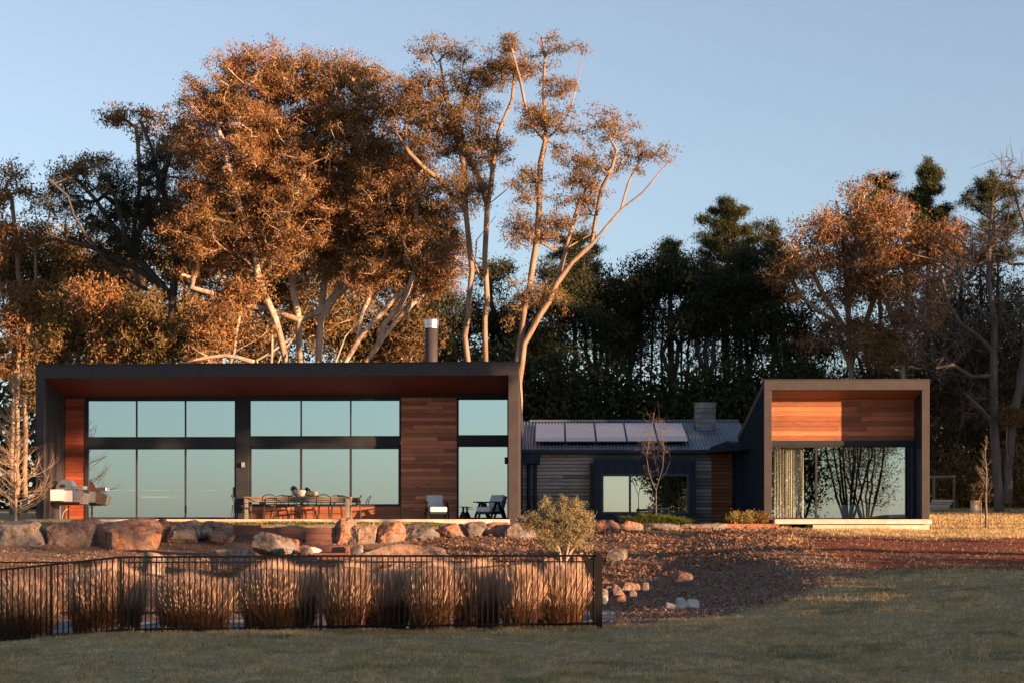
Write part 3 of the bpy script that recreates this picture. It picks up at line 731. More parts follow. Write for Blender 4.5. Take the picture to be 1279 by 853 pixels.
# window hood on the side wall
MB().hexa([(qx0-.35, YF+4.0, 2.42), (qx0+.0, YF+4.0, 2.42), (qx0+.0, YF+6.4, 2.42), (qx0-.35, YF+6.4, 2.42), (qx0-.35, YF+4.0, 2.46), (qx0, YF+4.0, 2.52), (qx0, YF+6.4, 2.52), (qx0-.35, YF+6.4, 2.46)]).build('window_hood', M['navy'], pav)
def QX(x): return PX(x, YP)
def QZ(y): return PZ(1058, y, YP)
s = MB()
for i in range(7):
    a = YF+.152+(qd-.155)*i/7; b_ = a+(qd-.155)/7-.005; za = qt-fhei+.01-qs*(a-YF); zb_ = qt-fhei+.01-qs*(b_-YF)
    s.hexa([(qx0+.2, a, za), (qx1-.2, a, za), (qx1-.2, b_, zb_), (qx0+.2, b_, zb_), (qx0+.2, a, za+.02), (qx1-.2, a, za+.02), (qx1-.2, b_, zb_+.02), (qx0+.2, b_, zb_+.02)])
tag(s.build('soffit', M['clad'], pav), kind='stuff')
board_wall(pav, qx0+.2, QX(1142.5), YP, QZ(550), QZ(495.5), .165, M['clad'], joints=1, minlen=1.0)
MB().box(QX(1142.5)+.002, qx1-.201, YP-.02, YP+.1, 0, QZ(495)).build('jamb', M['frame'], pav)
MB().box(qx0+.2, QX(1142.5), YP-.05, YP+.1, QZ(556), QZ(550)-.002).build('transom', M['frame'], pav)
pw = window(pav, qx0+.2, QX(1142.5)-.002, QZ(648.5), QZ(556)-.002, YP, [QX(1020)], .06, 'glass_pav')
MB().box(QX(1134.5), QX(1139), YP-.01, YP+.02, QZ(648), QZ(557)).build('door_stile', M['navy'], pav)
MB().box(qx0+.3, qx1, YF-.35, YP+.12, -.155, -.0).build('plinth_slab', M['concrete'], pav, bevel=.012)
MB().box(qx1-3.8, qx1-.04, YF-.18, YP, -.42, -.157).build('foundation', M['concrete'], pav)
# curtains
def curtain(x0, x1, y, z0, z1, mat, waves, amp=.06, name='curtain'):
    n = 120; v = []; f_ = []
    for i in range(n+1):
        x = x0+(x1-x0)*i/n; o = amp*math.sin(i/n*waves*2*math.pi)+amp*.3*math.sin(i*1.7)
        v += [(x, y+o, z1), (x+.02*math.sin(i), y+o*1.5, z0)]
    for i in range(n): f_.append((2*i, 2*i+1, 2*i+3, 2*i+2))
    mb = MB(); mb.v = v; mb.f = f_
    return mb.build(name, mat, pav, smooth=True)
curtain(QX(967), QX(984), YP+.3, .02, QZ(557), M['curtain'], 5)
curtain(QX(984), QX(1006), YP+.42, .02, QZ(557), M['curtain'], 9, .035)
curtain(QX(1112), QX(1133), YP+.2, .02, QZ(557), M['curtain2'], 8, .04)
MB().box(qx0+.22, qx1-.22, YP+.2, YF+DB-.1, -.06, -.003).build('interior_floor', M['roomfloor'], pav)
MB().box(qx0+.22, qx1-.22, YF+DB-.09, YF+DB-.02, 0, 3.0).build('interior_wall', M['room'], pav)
# bed glimpsed inside
bd = MB().box(QX(1040), QX(1110), YP+2.4, YP+4.4, .0, .5).build('bed', M['curtain2'], None, origin=(QX(1075), YP+3.4, 0), bevel=.06)
tag(bd, 'low grey-blue bed dimly seen through the pavilion window', 'bed')

# ---- cottage
YC = W(38.0)
cot = empty('cottage', (PX(790, YC), YC, 0))
tag(cot, 'old weathered board cottage with corrugated iron roof between the two new houses', 'cottage')
def CX(x): return PX(x, YC)
def CZp(y): return PZ(790, y, YC)
eave = CZp(566); cx0, cx1 = CX(640), CX(921); orx = CX(889)
bx0, bx1 = CX(742), CX(868)
def grey_section(x0, x1, z0, z1, mat=M['grey']): board_wall(cot, x0, x1, YC, z0, z1, .128, mat, joints=.6, thick=.04, gap=.012)
grey_section(cx0, bx0, -.2, eave)
grey_section(bx0, bx1, CZp(575), eave)
grey_section(bx1, orx, -.2, eave)
grey_section(orx, cx1, -.2, eave, M['orange_lit_wall'])
# roof: real corrugations
ridgeY = YC+4.87; ridge = PZ(790, 526, ridgeY); eY = YC-.22; eZ = PZ(790, 561, eY)
rx0, rx1 = CX(651)-.1, CX(940)
n = int((rx1-rx0)/.019); xs_ = np.linspace(rx0, rx1, n); ph = (xs_-rx0)/.125*2*np.pi
wv = .026*np.sin(ph)
Vr = np.concatenate([np.stack([xs_, np.full(n, eY), eZ+wv], 1), np.stack([xs_, np.full(n, ridgeY), ridge+wv], 1), np.stack([xs_, np.full(n, ridgeY+3), ridge-1.2+wv], 1)])
i = np.arange(n-1); Fr = np.concatenate([np.stack([i, i+1, i+1+n, i+n], 1), np.stack([i+n, i+1+n, i+1+2*n, i+2*n], 1)])
np_mesh('roof', Vr, Fr, M['galv'], cot, smooth=True)
MB().tube([(rx0+.35, ridgeY, ridge+.02), (rx1, ridgeY, ridge+.02)], .045, 8).build('ridge_cap', M['galv'], cot)
MB().box(rx0, rx1-.5, eY-.11, eY+.01, eZ-.15, eZ-.015).build('gutter', M['navy'], cot, bevel=.01)
MB().box(rx0, rx1-.5, eY+.02, YC-.001, eZ-.17, eZ-.13).build('eave_lining', M['navy'], cot)
# solar panels: plane parallel to the roof, raised
rs = (ridge-eZ)/(ridgeY-eY)
def roofpt(x, y, up=.12): return (x, y, eZ+rs*(y-eY)+up)
yb0, yb1 = YC+.45, YC+3.75
for i in range(5):
    a = CX(668.3)+i*1.135; b_ = a+1.105
    lo = [roofpt(a, yb0), roofpt(b_, yb0), roofpt(b_, yb1), roofpt(a, yb1)]
    hi = [roofpt(a, yb0, .155), roofpt(b_, yb0, .155), roofpt(b_, yb1, .155), roofpt(a, yb1, .155)]
    sp = MB().hexa(lo+hi).build('solar_panel', M['black'], cot)
    for j in range(2):
        ya = yb0+.03+j*(yb1-yb0)/2; yc = yb0+(j+1)*(yb1-yb0)/2-.012-(.015 if j else 0)
        MB().hexa([roofpt(a+.025, ya, .156), roofpt(b_-.025, ya, .156), roofpt(b_-.025, yc, .156), roofpt(a+.025, yc, .156),
                   roofpt(a+.025, ya, .16), roofpt(b_-.025, ya, .16), roofpt(b_-.025, yc, .16), roofpt(a+.025, yc, .16)]).build('solar_cell_sheet', M['panel'], sp)
# bay window
by = YC-.6
bay = MB()
bay.box(bx0, bx1, by, YC-.002, CZp(577), CZp(572)); bay.box(bx0, bx1, by+.03, YC-.002, -.12, CZp(641))
bay.box(bx0, CX(751), by+.03, YC-.002, CZp(641), CZp(577)); bay.box(CX(860), bx1, by+.03, YC-.002, CZp(641), CZp(577))
bay.box(CX(751), CX(860), by+.03, YC-.002, CZp(592), CZp(577))
bay.build('bay_surround', M['navy'], cot)
MB().box(CX(737), bx0-.002, by+.12, YC-.002, -.1, CZp(578)).build('bay_shutter', M['black'], cot)
for i in range(11):
    x = bx0+.12+i*(bx1-bx0-.24)/10
    MB().box(x-.018, x+.018, by-.03, by+.03, CZp(591.5), CZp(577.5)).build('standing_seam', M['navy'], cot)
window(cot, CX(751), CX(860), CZp(641.5), CZp(592), by+.01, [CX(786.5)], .08, 'glass_cot', frame='wframe')
MB().box(CX(753), CX(786), by+.2, by+.22, CZp(640), CZp(593)).build('roller_blind', M['blind'], cot)
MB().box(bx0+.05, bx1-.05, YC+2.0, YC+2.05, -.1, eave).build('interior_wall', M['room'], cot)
# downpipes
rh = MB().box(CX(656), CX(675), YC-.27, YC-.03, CZp(579), CZp(566)).build('rain_head', M['navy'], cot, bevel=.01)
for xa in (661.5, 669):
    MB().tube([(CX(xa), YC-.12, -.15), (CX(xa), YC-.12, CZp(579)-.002)], .07, 10).build('downpipe', M['navy'], rh, smooth=True)
MB().box(CX(650), CX(653.5), YC-.3, YC-.05, -.2, CZp(568)).build('corner_trim', M['black'], cot)
# chimney of stacked blocks
cyk = YC+3.6; kx0, kx1 = PX(868, cyk), PX(893.5, cyk); kz0 = roofpt(0, cyk-.4, 0)[2]-.1; kz1 = PZ(880, 504.5, cyk)
chm = MB().box(kx0+.01, kx1-.01, cyk-.39, cyk+.39, kz0, kz1-.01).build('chimney', M['chimney'], cot)
nr = 6; hh = (kz1-kz0)/nr
for i in range(nr):
    xm = kx0+(kx1-kx0)*(.5 if i % 2 else .28)
    for a, b_ in ((kx0, xm), (xm, kx1)):
        MB().box(a+.008, b_-.008, cyk-.42-rb.uniform(0, .015), cyk-.02, kz0+i*hh+.012, kz0+(i+1)*hh-.012).build('block', M['chimney'], chm)
MB().box(kx0-.03, kx1+.03, cyk-.43, cyk+.43, kz1, kz1+.04).build('chimney_cap', M['chimney'], chm)
# link canopy between cottage and pavilion
MB().hexa([(CX(884), YC-1.1, CZp(566)), (CX(930), YC-1.1, CZp(563)), (CX(930), YC+.3, CZp(563)), (CX(884), YC+.3, CZp(566)),
           (CX(884), YC-1.1, CZp(560)), (CX(905), YC-1.1, CZp(552)), (CX(930), YC+.3, CZp(551)), (CX(893), YC+.3, CZp(555))]).build('link_canopy', M['navy'], cot)
MB().box(CX(918), CX(931), YC-.06, YC+.1, -.15, CZp(564)).build('link_wall', M['navy'], cot)
MB().tube([(CX(916), YC-.1, -.2), (CX(916), YC-.1, CZp(566))], .05, 10).build('downpipe', M['navy'], cot, smooth=True)

# ------------------------------------------------------------------ retaining sleepers, edging, paving
tw = empty('timber_retaining_wall', (PX(365, W(31.3)), W(31.3), -.8))
tag(tw, 'dark red sleeper retaining wall with sunken corner between the boulder rows', 'retaining wall')
def sl(x0, x1, Y, ya, yb, mat='sleeper', thick=.1):
    Y = W(Y)
    MB().box(PX(x0, Y), PX(x1, Y), Y, Y+thick, PZ(x0, yb, Y), PZ(x0, ya, Y)).build('sleeper', M[mat], tw, bevel=.006)
for i in range(4):
    ya = 658.5+i*7.6; sl(326, 378+rb.uniform(-3, 3), 31.5, ya, ya+7.3); sl(382, 419, 31.5, ya, ya+7.3)
sl(292, 326, 31.3, 655.5, 667)
for i in range(2): sl(372, 436, 30.2-.9*i, 681+i*9, 689+i*9, thick=.45)
pv = empty('pool_paving', (PX(400, W(21)), W(21), -2.0)); tag(pv, kind='structure')
for i in range(22):
    a = PX(-10, W(20.5))+i*.56
    if a > .9: break
    for j, (ya, yb) in enumerate([(W(18.9)+.83*q, W(18.9)+.83*q+.82) for q in range(5)]):
        zc = gz(a+.27, (ya+yb)/2)+.05
        MB().box(a, a+.55, ya, yb, zc-.12, zc+rb.uniform(0, .006)).build('paver', M['paving'], pv)
ed = empty('brick_edging', (PX(905, W(32.6)), W(32.6), -.3)); tag(ed, 'low red brick garden edging below the cottage and the pavilion corner', 'garden edging')
x = PX(842, W(32.6))
while x < PX(966, W(32.6)):
    za = -.14 if x > PX(903, W(32.6)) else -.17
    MB().box(x, x+.225, W(32.6)-.1-rb.uniform(0, .01), W(32.6)+.02, -.42, za+rb.uniform(-.006, .006)).build('brick', M['brickedge'], ed, bevel=.006); x += .235

# ------------------------------------------------------------------ pool fences
def fence_run(root, pts, n, post_at, htop=1.2, zoff=.06, bw=.0095, bands=()):
    """pts: list of (X, Y, ztop, zbottom) ; n balusters spread over the run"""
    L = [0]
    for a, b_ in zip(pts[:-1], pts[1:]): L.append(L[-1]+math.hypot(b_[0]-a[0], b_[1]-a[1]))
    def at(s):
        for i in range(len(pts)-1):
            if s <= L[i+1]+1e-6:
                f_ = (s-L[i])/(L[i+1]-L[i]); return [pts[i][k]*(1-f_)+pts[i+1][k]*f_ for k in range(4)]
        return pts[-1]
    for a, b_ in zip(pts[:-1], pts[1:]):
        MB().tube([(a[0], a[1], a[2]), (b_[0], b_[1], b_[2])], .017, 4).build('top_rail', M['fence'], root)
        MB().tube([(a[0], a[1], a[3]+.09), (b_[0], b_[1], b_[3]+.09)], .017, 4).build('bottom_rail', M['fence'], root)
    for i in range(n):
        q = at(L[-1]*(i+.5)/n)
        MB().box(q[0]-bw, q[0]+bw, q[1]-bw, q[1]+bw, q[3]+.05, q[2]-.005).build('baluster', M['fence'], root)
    for s in post_at:
        q = at(L[-1]*s)
        MB().box(q[0]-.02, q[0]+.02, q[1]-.02, q[1]+.02, q[3]-.15, q[2]+.012).build('post', M['fence'], root)
YQ = W(16.6)
ff = empty('pool_fence', (PX(400, YQ), YQ, -1.8))
tag(ff, 'black tubular pool fence standing in front of the dry grass clumps', 'fence')
def fp(x, yt, yb, Y):
    Y = Y if Y > 25 else W(Y)
    p = P(x, yt, Y); return (p[0], Y, p[2], PZ(x, yb, Y))
fence_run(ff, [fp(-30, 716, 812, 16.5), fp(0, 711.5, 806, 16.55), fp(62, 705, 801, 16.6), fp(150, 695.5, 793, YQ), fp(400, 694, 789, YQ), fp(745, 693.5, 785.5, YQ)], 112, [.0, .119, .232, .556])
rf_ = empty('rear_pool_fence', (PX(400, W(23)), W(23), -2.1))
tag(rf_, 'rear black pool fence running behind the dry grass clumps, its rail just above them', 'fence')
fence_run(rf_, [fp(-30, 702, 770, 23), fp(732, 701, 768, 23)], 150, [0, .25, .5, .75, 1], bw=.007)
ef = empty('end_pool_fence', (PX(742, W(19.5)), W(19.5), -2))
tag(ef, 'end return of the black pool fence seen edge-on with a wide dark end post', 'fence')
a = fp(746, 692.5, 785, YQ+.08); b_ = fp(733, 701, 768, 22.95)
fence_run(ef, [a, b_], 96, [], bw=.009)
# wide end post with a ridged top
pa = P(746.2, 690, YQ-.0); x0, x1 = PX(746.2, YQ), PX(752.6, YQ); zt_, zb0 = PZ(749, 694, YQ), PZ(749, 787, YQ)
MB().box(x0, x1, YQ-.05, YQ+.03, zb0-.1, zt_).hexa([(x0, YQ-.05, zt_), (x1, YQ-.05, zt_), (x1, YQ+.03, zt_), (x0, YQ+.03, zt_), (x0+.0, YQ-.05, zt_+.055), (x0+.03, YQ-.05, zt_+.05), (x0+.03, YQ+.03, zt_+.05), (x0+.0, YQ+.03, zt_+.055)]).build('end_post', M['fence'], ef)

# ------------------------------------------------------------------ ornamental grass clumps behind the fence
def clump(x0, x1, ytop, ybase, Y, label, seed, n=2600):
    r = np.random.default_rng(seed)
    ax, bx = PX(x0, Y), PX(x1, Y); cx = (ax+bx)/2; hw = (bx-ax)/2
    zg = gz(cx, Y)-.03; H = PZ(cx, ytop, Y)-zg
    root = empty('grass_clump', (cx, Y, zg)); tag(root, label, 'ornamental grass', 'dry ornamental grass clumps behind the pool fence')
    def make(n, h0, h1, wid, name, mat, spread, head):
        a = r.random(n)*2*np.pi; rad = np.sqrt(r.random(n))
        bxp = cx+np.cos(a)*rad*hw*.84; byp = Y+np.sin(a)*rad*min(hw, .4)*.75
        h_ = H*(h0+(h1-h0)*r.random(n)**.8)*(1-.12*rad**3)*(1+.05*np.sin(bxp*9))
        tx = bxp+np.cos(a)*rad*hw*spread*.14+r.normal(0, .075, n)*(.5+rad)+.04; ty = byp+np.sin(a)*rad*hw*spread*.7+r.normal(0, .05, n)
        sa = r.random(n)*2*np.pi; w_ = wid*(.6+.8*r.random(n))
        sx, sy = np.cos(sa)*w_/2, np.sin(sa)*w_/2
        z = np.full(n, zg)
        mx, my = bxp*.62+tx*.38, byp*.62+ty*.38
        P0 = [bxp-sx*.7, byp-sy*.7, z]; P1 = [bxp+sx*.7, byp+sy*.7, z]
        k = 1.0 if not head else 2.2
        mz = z+h_*(.6 if not head else .78)
        P2 = [mx-sx*k, my-sy*k, mz]; P3 = [mx+sx*k, my+sy*k, mz]
        if head:  # seed head starts high: thin stalk replaced by the head alone
            q = .55; P0 = [bxp*(1-q)+tx*q-sx*.6, byp*(1-q)+ty*q-sy*.6, z+h_*q]; P1 = [bxp*(1-q)+tx*q+sx*.6, byp*(1-q)+ty*q+sy*.6, z+h_*q]
            P2 = [bxp*.2+tx*.8-sx*k, byp*.2+ty*.8-sy*k, mz]; P3 = [bxp*.2+tx*.8+sx*k, byp*.2+ty*.8+sy*k, mz]
        T = [tx, ty, z+h_]
        V = np.stack([np.stack(p, 1) for p in (P0, P1, P3, P2, T)], 1).reshape(-1, 3)
        b0 = np.arange(n)[:, None]*5
        np_mesh(name, V, b0+np.array([[0, 1, 2, 3]]), mat, root, F2=b0+np.array([[3, 2, 4]]))
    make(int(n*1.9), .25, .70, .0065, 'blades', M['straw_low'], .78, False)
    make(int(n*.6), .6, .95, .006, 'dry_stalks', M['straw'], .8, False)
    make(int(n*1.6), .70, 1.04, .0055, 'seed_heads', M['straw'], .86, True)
cl = [(-12, 72, 722, 'leftmost dry grass clump, cut by the photo edge'), (82, 182, 704, 'tall wide dry grass clump just left of the second fence post'),
      (192, 292, 716, 'reddish dry grass clump below the largest red boulder'), (296, 402, 702, 'wide tall dry grass clump left of the middle fence post'),
      (404, 458, 704, 'narrow pale grass clump directly right of the middle fence post'), (452, 514, 708, 'dense brown grass clump under the orange triangular boulder'),
      (508, 566, 703, 'tall straw grass clump fourth from the right end'), (562, 628, 701, 'tallest straw grass clump third from the right end'),
      (624, 672, 706, 'narrow grass clump second from the right end of the fence'), (666, 730, 705, 'rightmost dry grass clump leaning by the olive trunk')]
for i, (a, b_, yt, lab) in enumerate(cl):
    mid = (a+b_)/2; a, b_ = mid+(a-mid)*.93, mid+(b_-mid)*.93
    clump(a, b_, yt, 796, W(17.3)+.45*(i % 2), lab, 100+i, n=int(2200+ (b_-a)*22))

# ------------------------------------------------------------------ furniture
# dining table
def D(x, Y): return PX(x, Y)
ty0, ty1 = YF+.8, YF+1.7
tx0, tx1 = D(305, ty0), D(437, ty0)
tb = empty('dining_table', ((tx0+tx1)/2, (ty0+ty1)/2, 0)); tag(tb, 'long weathered timber outdoor dining table on the deck', 'table')
for i in range(4):
    w_ = (ty1-ty0)/4
    MB().box(tx0, tx1, ty0+i*w_+.002, ty0+(i+1)*w_-.002, .685, .75).build('tabletop_plank', M['tabletop'], tb, bevel=.003)
for (x, y, mk) in ((tx0+.02, ty0, 'tabletop'), (tx1-.13, ty0, 'post_wood'), (tx0+.02, ty1-.13, 'tabletop'), (tx1-.13, ty1-.13, 'tabletop')):
    MB().box(x, x+.11, y+.004, y+.12, 0, .683).build('leg', M[mk], tb, bevel=.004)
MB().box(tx0+.14, tx1-.14, ty0+.05, ty0+.08, .58, .68).build('apron', M['tabletop'], tb)
# bowl with dark flowers
bo = empty('bowl', (D(373.5, YF+1.2), YF+1.2, .752)); tag(bo, 'pale stoneware bowl standing on the dining table', 'bowl')
MB().lathe([(.09, 0), (.12, .01), (.19, .06), (.235, .14), (.225, .21), (.2, .235), (.19, .2), (.1, .05)], 0, 0, 20).build('vessel', M['bowl'], bo, smooth=True, local=True)
fl = empty('dark_foliage', (D(367, YF+1.15), YF+1.15, .9)); tag(fl, 'bunch of dark leaves lying on the left rim of the pale bowl', 'leaves')
mb = MB(); rr = random.Random(3)
for i in range(60):
    c = Vector((rr.gauss(0, .055), rr.gauss(0, .05), rr.gauss(.09, .045))); a = Vector((rr.gauss(0, 1), rr.gauss(0, 1), rr.gauss(0, 1))).normalized()*.05; q = a.cross(Vector((rr.random(), 1, .3))).normalized()*.025
    n = len(mb.v); mb.v += [tuple(c-a), tuple(c+q), tuple(c+a), tuple(c-q)]; mb.f.append((n, n+1, n+2, n+3))
mb.build('leaf_bunch', M['black'], fl, local=True)

def dining_chair():
    r = empty('dining_chair', (0, 0, 0))
    MB().lathe([(.2, .435), (.215, .44), (.215, .46), (.19, .465)], 0, 0, 20).build('seat', M['black'], r, local=True)
    for sx in (-1, 1):
        MB().tube([(sx*.15, -.15, .44), (sx*.19, -.2, 0)], [.014, .011], 8).build('leg', M['black'], r, local=True)
        MB().tube([(sx*.16, .16, .44), (sx*.19, .2, 0)], [.014, .011], 8).build('leg', M['black'], r, local=True)
    pts = [(-.2, -.02, .44)]
    pts = [(-.235, .08, .44), (-.24, .12, .66)] + [(-.24*math.cos(t), .12+.1*math.sin(t), .66+.15*math.sin(t)) for t in [math.pi*i/12 for i in range(1, 12)]] + [(.24, .12, .66), (.235, .08, .44)]
    MB().tube(pts, .014, 8).build('back_hoop', M['black'], r, smooth=True, local=True)
    arc = [(-.24, .1, .62)] + [(-.24*math.cos(t), .1+.06*math.sin(t), .62) for t in [math.pi*i/8 for i in range(1, 8)]] + [(.24, .1, .62)]
    MB().tube(arc, .011, 6).build('back_rail', M['black'], r, smooth=True, local=True)
    MB().tube([(.19, -.17, .2), (-.19, -.17, .2)], .008, 6).build('stretcher', M['black'], r, local=True)
    return r
ch0 = dining_chair()
G = 'black bentwood dining chairs'
spots = [(337.5, YF+.5, math.pi, 'leftmost black hoop-back chair on the near side of the dining table'),
         (370.5, YF+.5, math.pi, 'middle black hoop-back chair on the near side, right before the bowl'),
         (405, YF+.5, math.pi, 'rightmost black hoop-back chair on the near side of the dining table'),
         (352, YF+2.0, 0, 'left black chair on the window side of the dining table'),
         (386, YF+2.0, 0, 'middle black chair on the window side of the dining table'),
         (421, YF+2.0, 0, 'right black chair on the window side, behind the pale table leg'),
         (298, YF+1.25, math.pi/2, 'black chair at the left head of the table by the steel column'),
         (444, YF+1.25, -math.pi/2, 'black chair at the right head of the table before the timber wall')]
for i, (x, Y, rz, lab) in enumerate(spots):
    o = ch0 if i == 0 else copy_tree(ch0)
    o.location = (PX(x, Y), Y, 0.002); o.rotation_euler = (0, 0, rz+rb.uniform(-.06, .06)); tag(o, lab, 'chair', G)

def armchair():
    r = empty('armchair', (0, 0, 0))          # faces -y
    MB().box(-.29, .29, -.36, .3, .24, .41).build('seat_cushion', M['cushion'], r, local=True, bevel=.035)
    MB().hexa([(-.27, .22, .40), (.27, .22, .40), (.27, .37, .36), (-.27, .37, .36), (-.27, .40, .82), (.27, .40, .82), (.27, .54, .78), (-.27, .54, .78)]).build('back_cushion', M['cushion'], r, local=True, bevel=.03)
    MB().box(-.3, .3, -.34, .32, .17, .235).build('seat_frame', M['black'], r, local=True)
    for sx in (-1, 1):
        x = sx*.345
        MB().box(x-.035, x+.035, -.42, .36, .555, .59).build('armrest', M['black'], r, local=True, bevel=.008)
        MB().hexa([(x-.025, -.40, 0), (x+.025, -.40, 0), (x+.025, -.33, 0), (x-.025, -.33, 0), (x-.025, -.12, .553), (x+.025, -.12, .553), (x+.025, -.02, .553), (x-.025, -.02, .553)]).build('leg', M['black'], r, local=True)
        MB().hexa([(x-.024, .30, 0), (x+.024, .30, 0), (x+.024, .37, 0), (x-.024, .37, 0), (x-.024, .0, .551), (x+.024, .0, .551), (x+.024, .1, .551), (x-.024, .1, .551)]).build('leg', M['black'], r, local=True)
    return r
a0 = armchair(); a0.location = (PX(546, YF+1.5), YF+1.5, .002); a0.rotation_euler = (0, 0, R(14))
tag(a0, 'left white cushioned armchair with black frame against the timber wall', 'armchair', 'white cushioned armchairs')
a1 = copy_tree(a0); a1.location = (PX(612, YF+1.4), YF+1.4, .002); a1.rotation_euler = (0, 0, R(-38))
tag(a1, 'right white cushioned armchair with black frame turned beside the corner post', 'armchair', 'white cushioned armchairs')
stb = empty('side_table', (PX(579, YF+1.4), YF+1.4, .002)); tag(stb, 'black pedestal side table between the two armchairs', 'side table')
MB().lathe([(.2, .40), (.2, .42)], 0, 0, 24).build('tabletop', M['black'], stb, local=True)
MB().lathe([(.16, 0), (.15, .03), (.07, .22), (.035, .26), (.035, .398)], 0, 0, 16).build('pedestal', M['black'], stb, local=True)
MB().lathe([(.13, .34), (.13, .352)], .12, 0, 16).build('lower_shelf', M['black'], stb, local=True)

# barbecue, facing +x
bq = empty('barbecue', (PX(88, YF+1.2), YF+1.2, .002)); tag(bq, 'wall hung gas barbecue with white side shelf, steel hood and red knobs', 'barbecue')
Yb = YF+.9
x_a, x_b = PX(54, Yb), PX(79, Yb)
def BZ(y): return PZ(80, y, Yb)
MB().box(x_a, x_b, Yb-.02, Yb+.35, BZ(625), BZ(611)).build('side_shelf', M['white'], bq, bevel=.006)
# firebox behind shelf, towards +x
fxa, fxb = PX(70, Yb+.4), PX(107, Yb+.4)
MB().box(x_b+.003, PX(92, Yb), Yb+.05, Yb+.62, BZ(626), BZ(612)).build('firebox', M['white'], bq, bevel=.01)
MB().box(x_a+.35, PX(100, Yb), Yb+.0, Yb+.66, BZ(630.5), BZ(626.5)).build('base_tray', M['black'], bq, bevel=.01)
cpn = MB().hexa([(PX(92, Yb)+.002, Yb+.02, BZ(628)), (PX(104, Yb), Yb+.02, BZ(629)), (PX(104, Yb), Yb+.68, BZ(629)), (PX(92, Yb)+.002, Yb+.68, BZ(628)),
           (PX(92, Yb)+.002, Yb+.02, BZ(611)), (PX(107, Yb), Yb+.02, BZ(617)), (PX(107, Yb), Yb+.68, BZ(617)), (PX(92, Yb)+.002, Yb+.68, BZ(611))]).build('control_panel', M['steel_bright'], bq, bevel=.008)
for i in range(3):
    MB().tube([(PX(97+i*2.2, Yb), Yb+.018, BZ(622.2)), (PX(97+i*2.2, Yb), Yb-.015, BZ(622.2))], .025, 10).build('knob', M['red'], cpn)
MB().box(PX(95, Yb), PX(106, Yb), Yb-.02, Yb+.015, BZ(618.5), BZ(617)).build('handle_rail', M['steel_bright'], bq)
MB().box(PX(91, Yb), PX(104, Yb), Yb+.03, Yb+.6, BZ(611)+.003, BZ(606.5)).build('warming_shelf', M['steel_bright'], bq, bevel=.008)
# hood: quarter-round extruded along y
n = 10; cxh, czh = PX(80, Yb), BZ(611.5); rh_ = .36
prof = [(cxh-.3+0, czh)]+[(cxh+ -.3+.0+ rh_*(1-math.cos(t))*.9, czh+rh_*math.sin(t)*1.0) for t in [math.pi*.5*i/n for i in range(1, n+1)]]+[(cxh+.18, czh+.33), (cxh+.30, czh+.12), (cxh+.33, czh)]
mb = MB(); k = len(prof)
mb.v = [(a, Yb+.08, c) for a, c in prof]+[(a, Yb+.6, c) for a, c in prof]
mb.f = [tuple(range(k-1, -1, -1)), tuple(range(k, 2*k))]+[(i, (i+1) % k, k+(i+1) % k, k+i) for i in range(k)]
mb.build('hood', M['steel_bright'], bq, bevel=.01)
MB().box(PX(75, Yb), PX(81, Yb), Yb+.055, Yb+.078, BZ(608.5), BZ(604.5)).build('thermometer_plate', M['navy'], bq)
MB().tube([(PX(83, Yb), Yb+.3, .0), (PX(83, Yb), Yb+.3, BZ(631))], .03, 10).build('pedestal', M['black'], bq)
MB().tube([(PX(74.5, Yb), Yb+.1, 0), (PX(74.5, Yb), Yb+.1, BZ(630))], .012, 8).build('gas_pipe', M['white'], bq)
MB().tube([(PX(77, Yb), Yb+.1, 0), (PX(77.5, Yb), Yb+.1, .12), (PX(79.5, Yb), Yb+.1, .26), (PX(84, Yb), Yb+.12, .36)], .012, 8).build('gas_hose', M['white'], bq, smooth=True)

# garden bench in front of the cottage window
bn = empty('garden_bench', (PX(823, W(35.5)), W(35.5), gz(PX(823, W(35.5)), W(35.5)))); tag(bn, 'small weathered grey log bench before the cottage window', 'bench')
Yn = W(35.5); za = gz(PX(823, Yn), Yn)
MB().tube([(PX(808, Yn), Yn, PZ(808, 636, Yn)), (PX(836, Yn), Yn, PZ(836, 635, Yn))], .045, 8).build('top_rail', M['tabletop'], bn)
for x in (811, 836): MB().tube([(PX(x, Yn), Yn, za-.05), (PX(x, Yn), Yn, PZ(x, 632.5, Yn))], .04, 8).build('leg', M['tabletop'], bn)

# things at the edge of the forest on the right
pl = empty('plank_stack', (PX(1177, W(47)), W(47), gz(PX(1177, W(47)), W(47)))); tag(pl, 'stack of pale planks lying at the forest edge behind the pavilion', 'plank stack')
zg = gz(PX(1177, W(47)), W(47))
for i in range(4):
    MB().box(PX(1158, W(47))+i*.09, PX(1184+2*i, W(47)), W(47)-.2, W(47)+.3, zg+.05+i*.12, zg+.15+i*.12).build('plank', M['post_wood' if i % 2 else 'grey'], pl)
pg = empty('timber_pergola', (PX(1178, W(49)), W(49), gz(PX(1178, W(49)), W(49)))); tag(pg, 'rough timber pergola frame in the shade behind the pavilion', 'pergola')
for x in (1167, 1192): MB().tube([(PX(x, W(49)), W(49), .2), (PX(x, W(49)), W(49), PZ(x, 597, W(49)))], .06, 8).build('post', M['bark_brown'], pg)
MB().tube([(PX(1155, W(49)), W(49), PZ(1155, 596, W(49))), (PX(1194, W(49)), W(49), PZ(1194, 595, W(49)))], .07, 8).build('beam', M['bark_brown'], pg)
bk = MB().lathe([(.2, 0), (.22, .3), (.21, .62)], 0, 0, 14).build('stump', M['post_wood'], None); bk.location = (PX(1219, W(44)), W(44), gz(PX(1219, W(44)), W(44))-.02)
tag(bk, 'small pale tree stump on the lawn left of the forked trunk', 'stump')

